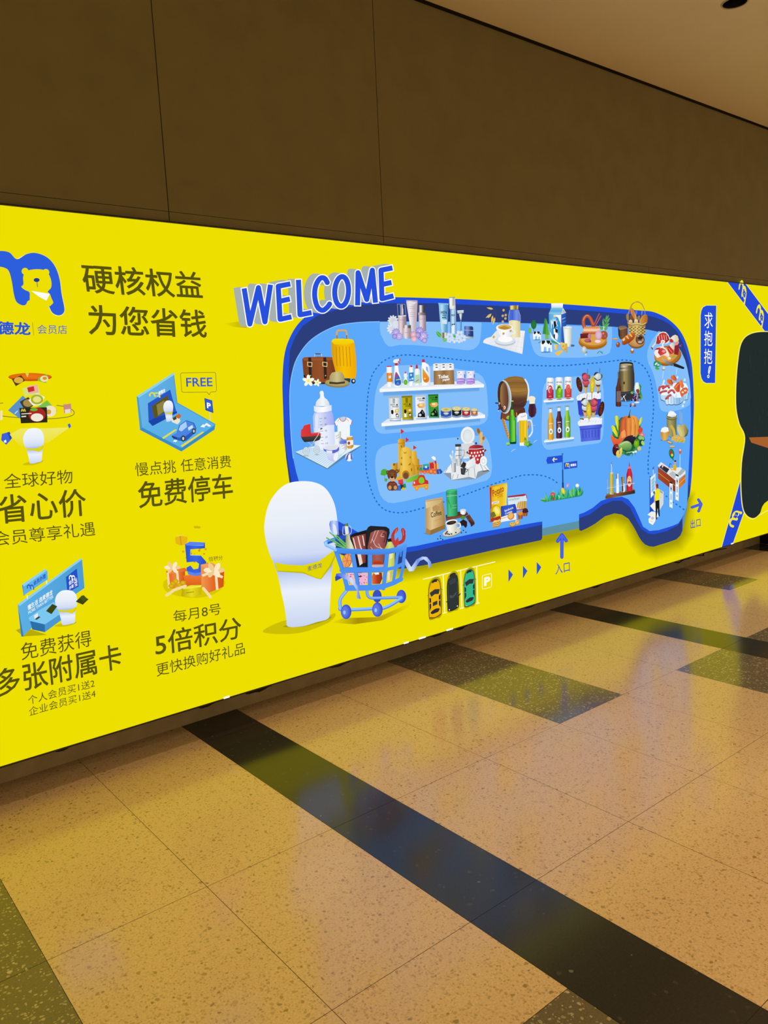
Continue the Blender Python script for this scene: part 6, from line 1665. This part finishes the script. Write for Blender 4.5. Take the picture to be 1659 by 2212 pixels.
a.P('#2c281c', '122,1130 298,1125 302,1222 132,1228').E('#a82824', 235, 1172, 55, 46).E('#f0e8d8', 235, 1190, 40, 26).E('#6cb030', 215, 1140, 24, 10).L('#c8b840', 8, '135,1150 140,1138 148,1150 155,1138 160,1150').L('#f4f0e0', 5, '135,1168 200,1164', joints=0).L('#f4f0e0', 7, '135,1185 165,1183', joints=0)
a.P('#c88c7c', '402,1108 452,1102 455,1160 408,1165').P('#e8d8d0', '412,1140 448,1135 450,1160 414,1165').P('#f4e0c8', '0,1150 14,1145 14,1205 0,1208')
a.P('#3c64d8', '10,1295 60,1282 70,1330 38,1365 5,1335').P('#2448b0', '45,1285 60,1282 75,1325 60,1330').P('#f4f4f4', '22,1340 36,1332 40,1350 26,1352').P('#3c64d8', '430,1235 445,1228 452,1248 440,1262')
a.G('#f0e96a #EDDF00', '60,1300 130,1260 290,1260 440,1255 310,1350 130,1380', 90)
a.done()
qa = lambda s: [((px - 585) * .245 + 210, (py - 205) * .208 + 1258) for px, py in PT(s)]
sack('white_sack', 'C1', qa, 1, 95, True, 'small plain white sack under the food packets').done()
# free parking scene
a = Art('parking_scene', SIGN, 'C1', 10, 'pale blue corner room with shop front and blue car')
a.P('#4c9cd0', '873,1055 1112,902 1135,1095 1378,1232 1372,1265 1160,1408 895,1270')
a.G('#68b4e8 #5aa8dc', '885,1062 1108,915 1132,1100 910,1255').P('#8cd0f0', '873,1055 1112,902 1114,918 887,1064').P('#5cb0e8', '910,1255 1132,1100 1375,1238 1160,1385').P('#3c8cc4', '895,1270 910,1255 1160,1385 1375,1238 1372,1268 1160,1408')
a.P('#2858c8', '945,1100 1088,1012 1100,1060 1130,1160 975,1245 950,1220').P('#5c5420', '970,1118 1075,1045 1080,1140 985,1200').P('#8c8440', '1000,1110 1050,1080 1050,1150 1010,1180').P('#1c44a8', '950,1215 985,1195 1130,1150 1132,1162 975,1245')
logo(a, lambda x, y: (985 + (x - 100) * .13, 1030 + (y - 140) * .085), '#e8e020', '#68b4e8', '#ffffff', '#2858c8')
a.text('麦德龙', (1014, 1048), (1056, 1028), (1012, 1024), '#ffffff', .03)
a.P('#e8dc40', '1035,1320 1120,1265 1130,1270 1045,1328').P('#e8dc40', '1155,1370 1295,1280 1305,1285 1165,1380', hold=1)
a.P('#f4f8fa', '1280,1250 1300,1232 1302,1240 1320,1225 1350,1245 1335,1250 1320,1240 1306,1248 1310,1255').P('#e8f4fa', '1105,1345 1120,1325 1135,1335 1125,1348')
a.P('#2c5cb8', '1095,1310 1130,1290 1145,1240 1190,1208 1240,1225 1255,1260 1245,1290 1190,1340 1150,1340 1110,1330').P('#4c84e0', '1098,1305 1135,1285 1150,1240 1190,1212 1235,1228 1250,1262 1185,1310 1140,1320').P('#a8d0f4', '1140,1270 1152,1240 1188,1216 1195,1250 1160,1280').P('#c8e4f8', '1200,1255 1228,1238 1235,1255 1205,1275').E('#2c3438', 1170, 1325, 14, 20).E('#2c3438', 1238, 1278, 12, 18).E('#c8d0d4', 1170, 1325, 7, 11).E('#c8d0d4', 1238, 1278, 6, 10).L('#1c2c50', 6, '1098,1312 1130,1325', joints=0)
a.L('#6c7030', 3, smooth_pts(PT('1153,912 1160,905 1370,902 1378,910 1383,1015 1378,1025 1345,1028 1336,1046 1322,1028 1170,1030 1160,1024'), True, 1), 1, joints=0).text('FREE', (1190, 994), (1358, 991), (1187, 937), '#3c5ccc', .015)
a.L('#c8d8d8', 6, '1338,1140 1342,1210', joints=0).P('#1c44a8', '1305,1066 1355,1082 1363,1162 1312,1144').P('#3460d0', '1310,1072 1352,1086 1358,1154 1317,1138').text('P', (1322, 1130), (1347, 1136), (1320, 1094), '#ffffff', .04)
a.done()
qb = lambda s: [((px - 585) * .115 + 1072, (py - 205) * .125 + 1082) for px, py in PT(s)]
sack('white_sack', 'C1', qb, 1, 70, False, 'small plain white sack before the shop front').done()
a = Art('grocery_box', SIGN, 'C1', 90, 'open box of groceries'); a.P('#e8e4d8', '1090,1200 1140,1170 1148,1215 1130,1235 1095,1220').P('#c86830', '1110,1185 1140,1165 1155,1180 1140,1200').P('#4c4420', '1098,1195 1118,1182 1125,1200 1105,1210').done()
# membership desk
a = Art('service_desk_scene', SIGN, 'C2', 10, 'pale blue service desk wall with banner and counter')
a.P('#b8aa08', '100,1070 150,1050 300,1100 150,1110')
a.P('#3c80b4', '112,908 135,1110 150,1112 150,1100').G('#5cb0e4 #4c9cd4', '112,905 515,610 525,620 540,800 285,975 150,1105').P('#8ccff0', '112,905 515,610 525,618 125,915')
a.L('#e8f0f4', 6, '172,845 175,870', joints=0).L('#e8f0f4', 6, '295,745 298,775', joints=0)
a.P('#3c80b4', '140,780 155,775 158,845 150,850').P('#5cb0e4', '145,775 290,680 302,690 305,745 165,838 150,845').P('#8ccff0', '140,778 288,678 300,688 152,790')
logo(a, lambda x, y: (178 + (x + 60) * .085, 778 + (y - 140) * .085), '#2854c8', '#5cb0e4', '#ffffff', '#2854c8')
a.text('会员办理', (214, 787), (292, 735), (212, 757), '#2854c8', .03)
a.P('#2450c8', '420,730 490,675 502,790 430,830')
logo(a, lambda x, y: (446 + (x + 60) * .075, 718 + (y - 140) * .09), '#ffffff', '#2450c8', '#ffffff', '#2450c8')
a.text('会员', (440, 785), (470, 765), (438, 755), '#ffffff', .02).text('卡处', (474, 800), (494, 785), (472, 745), '#ffffff', .02).text('办理', (442, 812), (470, 795), (440, 790), '#ffffff', .02)
a.text('懂生活 选麦德龙', (176, 945), (335, 840), (174, 912), '#f4f8fa', .02).text('MORE THAN BETTER', (180, 970), (340, 862), (178, 950), '#e8f4fa', .012)
a.P('#2c70a8', '190,1010 285,1030 285,1082 205,1065').P('#4c98d0', '285,1030 385,960 390,1005 285,1082').P('#7cc8f0', '180,990 250,940 340,890 400,920 385,965 285,1032 190,1010')
a.P('#e4ecf0', '215,975 240,958 242,985 220,998').P('#3c4438', '220,998 245,980 258,985 232,1003')
a.done()
qc = lambda s: [((px - 585) * .26 + 420, (py - 205) * .205 + 812) for px, py in PT(s)]
sack('white_sack', 'C2', qc, 1, 60, True, 'small plain white sack before the service desk').done()
a = Art('member_card', SIGN, 'C2', 84, 'dark olive membership card'); a.P('#3c4410', '290,945 330,900 362,915 325,965'); a.done()
a = Art('member_card', SIGN, 'C2', 84, 'pair of dark olive membership cards'); a.P('#3c4410', '480,885 520,845 562,870 525,905', 0).P('#4c5418', '505,860 530,843 555,868 530,885'); a.done()
# fivefold points
def bow(a, cx_, cy_, s_):
    for t in range(6): a.E('#fbeac4' if t % 2 else '#f0cc90', cx_ + 30 * s_ * math.cos(t * 1.05), cy_ + 18 * s_ * math.sin(t * 1.05), 22 * s_, 12 * s_, t * 60)
a = Art('confetti_print', SIGN, 'C2', 10, 'faint golden parcels and confetti')
a.P('#d8c804', '1060,820 1200,862 1340,850 1430,790 1400,740 1080,740', 1)
a.P('#e8b818', '1120,475 1160,465 1200,475 1195,520 1150,528 1122,515').L('#d89c10', 8, '1150,462 1160,525', joints=0).L('#f4d850', 6, '1130,468 1175,460', joints=0)
a.L('#d8b010', 14, '1245,410 1275,412', s=0)
rnd = random.Random(8)
for k in range(22): a.E(rnd.choice(['#d8a810', '#c89c0c', '#f4d830']), rnd.uniform(1150, 1400), rnd.uniform(540, 650), rnd.uniform(3, 8), hold=k > 0, n=8)
a.done()
a = Art('gift_box', SIGN, 'C2', 44, 'orange gift box with cream bow, beside the blue figure')
a.G('#e05818 #f08838 #c84810', '1060,690 1180,670 1185,810 1075,800').G('#f09048 #e06820', '1060,690 1180,670 1200,690 1080,710', 0).L('#f8d8a0', 14, '1070,700 1080,800', joints=0)
a.L('#f8e0b0', 14, '1130,690 1140,800', joints=0)
bow(a, 1100, 668, 1)
a.done()
a = Art('figure_print', SIGN, 'C2', 54, 'big blue raised figure 5')
a.G('#f08030 #d85014', '1170,720 1280,705 1300,800 1190,810', 90)
a.G('#2c54d0 #3c68e4 #2448b8', '1180,520 1210,503 1308,508 1308,545 1215,552 1215,590 1280,590 1315,630 1320,690 1295,715 1250,722 1200,712 1188,670 1215,655 1235,680 1265,675 1270,645 1250,630 1190,635')
a.L('#8cb0f4', 4, '1190,525 1300,528', joints=0).L('#8cb0f4', 4, '1215,556 1215,590 1280,592', joints=0).P('#5c84ec', '1180,520 1210,503 1308,508 1300,525 1192,528').P('#5c84ec', '1195,690 1245,705 1290,695 1285,715 1240,722 1200,712')
a.done()
a = Art('gift_box', SIGN, 'C2', 70, 'large orange gift box with cream bow')
a.G('#f09850 #e46c28 #d05014', '1280,650 1350,640 1430,690 1425,790 1330,830 1285,800').G('#f4a868 #ec8440', '1280,650 1350,635 1430,690 1370,720', 0).L('#f8e0b4', 16, '1290,720 1340,700 1420,730', joints=0).L('#f8e0b4', 16, '1375,690 1385,810', joints=0)
bow(a, 1365, 685, 1.3)
a.done()
a = Art('coin_pile', SIGN, 'C2', 86, 'gold coins and a gold voucher')
for x, y in ((1100, 770), (1120, 755), (1140, 780), (1165, 765), (1090, 785), (1130, 795)): a.E('#e8c418', x, y, 18, 14, edge='#c89c08')
a.G('#b8a808 #e8dc20 #c8b008', '1160,795 1215,780 1285,778 1280,840 1225,858 1155,850').P('#f0e848', '1165,795 1282,780 1280,792 1168,806').L('#a89408', 5, '1185,830 1235,822', joints=0)
a.done()
a = Art('ribbon', SIGN, 'C2', 98, 'cream ribbon ends')
a.L('#f4dca0', 18, '1180,785 1110,810 1060,845').L('#f4dca0', 18, '1295,800 1320,830 1340,855')
a.text('倍积分', (1330, 630), (1420, 618), (1326, 600), '#5c5a18', .0)
a.done()

# ---------------------------------------------------------------- second sign: ribbon border and dark furry shape
def rib(crop, pts, edge, label):
    a = Art('ribbon_print', SIGN2, crop, 3, label)
    p = PT(pts)
    a.P('#2549d4', p)
    for i, j in edge: a.L('#f6f1a8', 5, [p[i], p[j]], joints=0)
    return a
a = rib('C5', '610,150 835,177 1300,800 1300,1060', ((0, 3), (1, 2)), 'diagonal blue ribbon with pale m emblems')
def emblem(a, cx_, cy_, ux, uy, vx, vy, hold=0):
    m = lambda x, y: (cx_ + (x - 150) * ux + (y - 340) * vx, cy_ + (x - 150) * uy + (y - 340) * vy)
    logo(a, m, '#f4e838', '#2549d4', '#ffffff', '#f4e838')
emblem(a, 805, 285, .15, .30, -.10, .42)
emblem(a, 1012, 568, .15, .29, -.10, .40)
a.done()
a = rib('C6', '770,550 550,1338 685,1300 960,520', ((0, 1), (2, 3)), 'lower blue ribbon with a pale m emblem')
emblem(a, 715, 990, .16, -.36, .22, .12)
a.done()
# plain dark furry shape with an orange band: no face, ear or arm
a = Art('dark_furry_shape', SIGN2, 'P', 24, 'large plain dark rounded furry shape with an orange band')
a.L('#f7ee70', 2.2, '1700,722 1650,716 1618,722 1600,742 1593,780 1589,830 1589,880 1596,915 1608,945 1601,1000 1600,1060 1606,1105 1624,1121 1640,1112 1700,1080', s=1, joints=0)
a.P('#222d2c', smooth_pts(PT('1760,740 1700,722 1650,717 1618,723 1601,742 1594,780 1590,830 1590,880 1597,915 1609,945 1602,1000 1601,1060 1607,1104 1624,1119 1640,1110 1660,1080 1760,1040'), False, 5))
rnd = random.Random(9)
a.z += 1
for k in range(160):
    x, y = rnd.uniform(1612, 1700), rnd.uniform(740, 1080)
    a.L(rnd.choice(['#26332f', '#1d2827', '#2a3a34', '#20302a']), .8, [(x, y), (x + rnd.uniform(-1.5, 1.5), y + rnd.uniform(6, 16))], hold=1, joints=0)
a.P('#a8602c', '1617,945 1700,942 1700,985 1659,968 1622,956').P('#8c4c20', '1659,961 1700,975 1700,990 1659,968')
a.done()

# ---------------------------------------------------------------- small things along the sign's lower edge
def u_at(px, py): return wall_point(px, py)[0]
def flap(px0, px1, drop, mat, name, label, i):
    x0, x1 = px0, px1
    bm = bmesh.new()
    n = 8
    r = random.Random(i)
    top, bot = [], []
    for k in range(n + 1):
        x = x0 + (x1 - x0) * k / n
        d = drop * (0.35 + 0.65 * math.sin(math.pi * min(1, k / n * 1.15))) * r.uniform(.7, 1.1)
        for y, lst in ((-0.001, top),):
            lst.append((x, d))
    vs = []
    for y in (-0.002, 0.001):
        vs.append(([bm.verts.new((x, y, ZB - 0.002)) for x, d in top], [bm.verts.new((x, y, ZB - 0.003 - d)) for x, d in top]))
    for (t, b_) in vs:
        for k in range(n): bm.faces.new((t[k], t[k + 1], b_[k + 1], b_[k]))
    (t0, b0), (t1, b1) = vs
    for k in range(n):
        bm.faces.new((b0[k], b0[k + 1], b1[k + 1], b1[k]))
        bm.faces.new((t0[k], t0[k + 1], t1[k + 1], t1[k]))
    bm.faces.new((t0[0], b0[0], b1[0], t1[0]))
    bm.faces.new((t0[n], b0[n], b1[n], t1[n]))
    return bm_obj(name, bm, mat, SIGN, label=label)
for i, (ax, bx, dr) in enumerate(((0.80, 0.86, .010), (1.42, 1.50, .012), (1.66, 1.80, .016), (2.14, 2.27, .012), (2.83, 2.93, .012), (3.02, 3.12, .014), (3.62, 3.72, .012), (4.3, 4.42, .014))):
    flap(ax, bx, dr, M_TAPE, 'tape_flap', 'dark torn tape flap under the lower edge', i)
M_LEAK = film('bare_light_edge', '#fffbe8')
for i, (ax, bx) in enumerate(((1.545, 1.575), (2.63, 2.665), (2.74, 2.79), (2.95, 3.0))):
    bm = bmesh.new()
    box(bm, ax, bx, -0.0042, -0.0008, ZB + 0.0002, ZB + 0.009)
    bm_obj('torn_film_gap', bm, M_LEAK, SIGN, label='white light showing through a torn lower edge')
bm = bmesh.new()
box(bm, 6.17, 6.21, -0.0042, -0.0008, ZB + 0.0002, ZB + 0.01)
bm_obj('torn_film_gap', bm, M_LEAK, SIGN2, label='white light showing through a torn lower edge')

# loose black cable bunched under the joint of the two signs
def tube(name, pts, r, mat, parent=None, **kw):
    cu = bpy.data.curves.new(name, 'CURVE')
    cu.dimensions = '3D'
    sp = cu.splines.new('NURBS')
    sp.points.add(len(pts) - 1)
    for p, q in zip(sp.points, pts): p.co = (*q, 1)
    sp.use_endpoint_u = True
    sp.order_u = 3
    cu.bevel_depth = r
    cu.bevel_resolution = 2
    o = bpy.data.objects.new(name, cu)
    COL.objects.link(o)
    bpy.context.view_layer.update()
    me = bpy.data.meshes.new_from_object(o.evaluated_get(bpy.context.evaluated_depsgraph_get()))
    bpy.data.objects.remove(o)
    for p in me.polygons: p.use_smooth = True
    return link(name, me, mat, parent, **kw)
cb = empty('cable_bunch', (5.6, 0.03, ZB - 0.02), label='loose black cable bunched under the sign joint', cat='cable')
r = random.Random(21)
pts = [(4.5, .03, ZB - .012)]
for k in range(16):
    x = 4.55 + k * .075
    pts.append((x, .04 + .01 * math.sin(k * 1.7), ZB - .012 - .012 * abs(math.sin(k * .6)) * (x > 4.9)))
tube('cable', pts, .0045, M_BLACK, cb)
pts = [(5.35 + .06 * k + .05 * math.sin(k * 2.1), .045 + .02 * math.cos(k * 1.3), ZB - .012 - .026 * abs(math.sin(k * 1.1))) for k in range(14)]
tube('cable', pts, .0045, M_BLACK, cb)
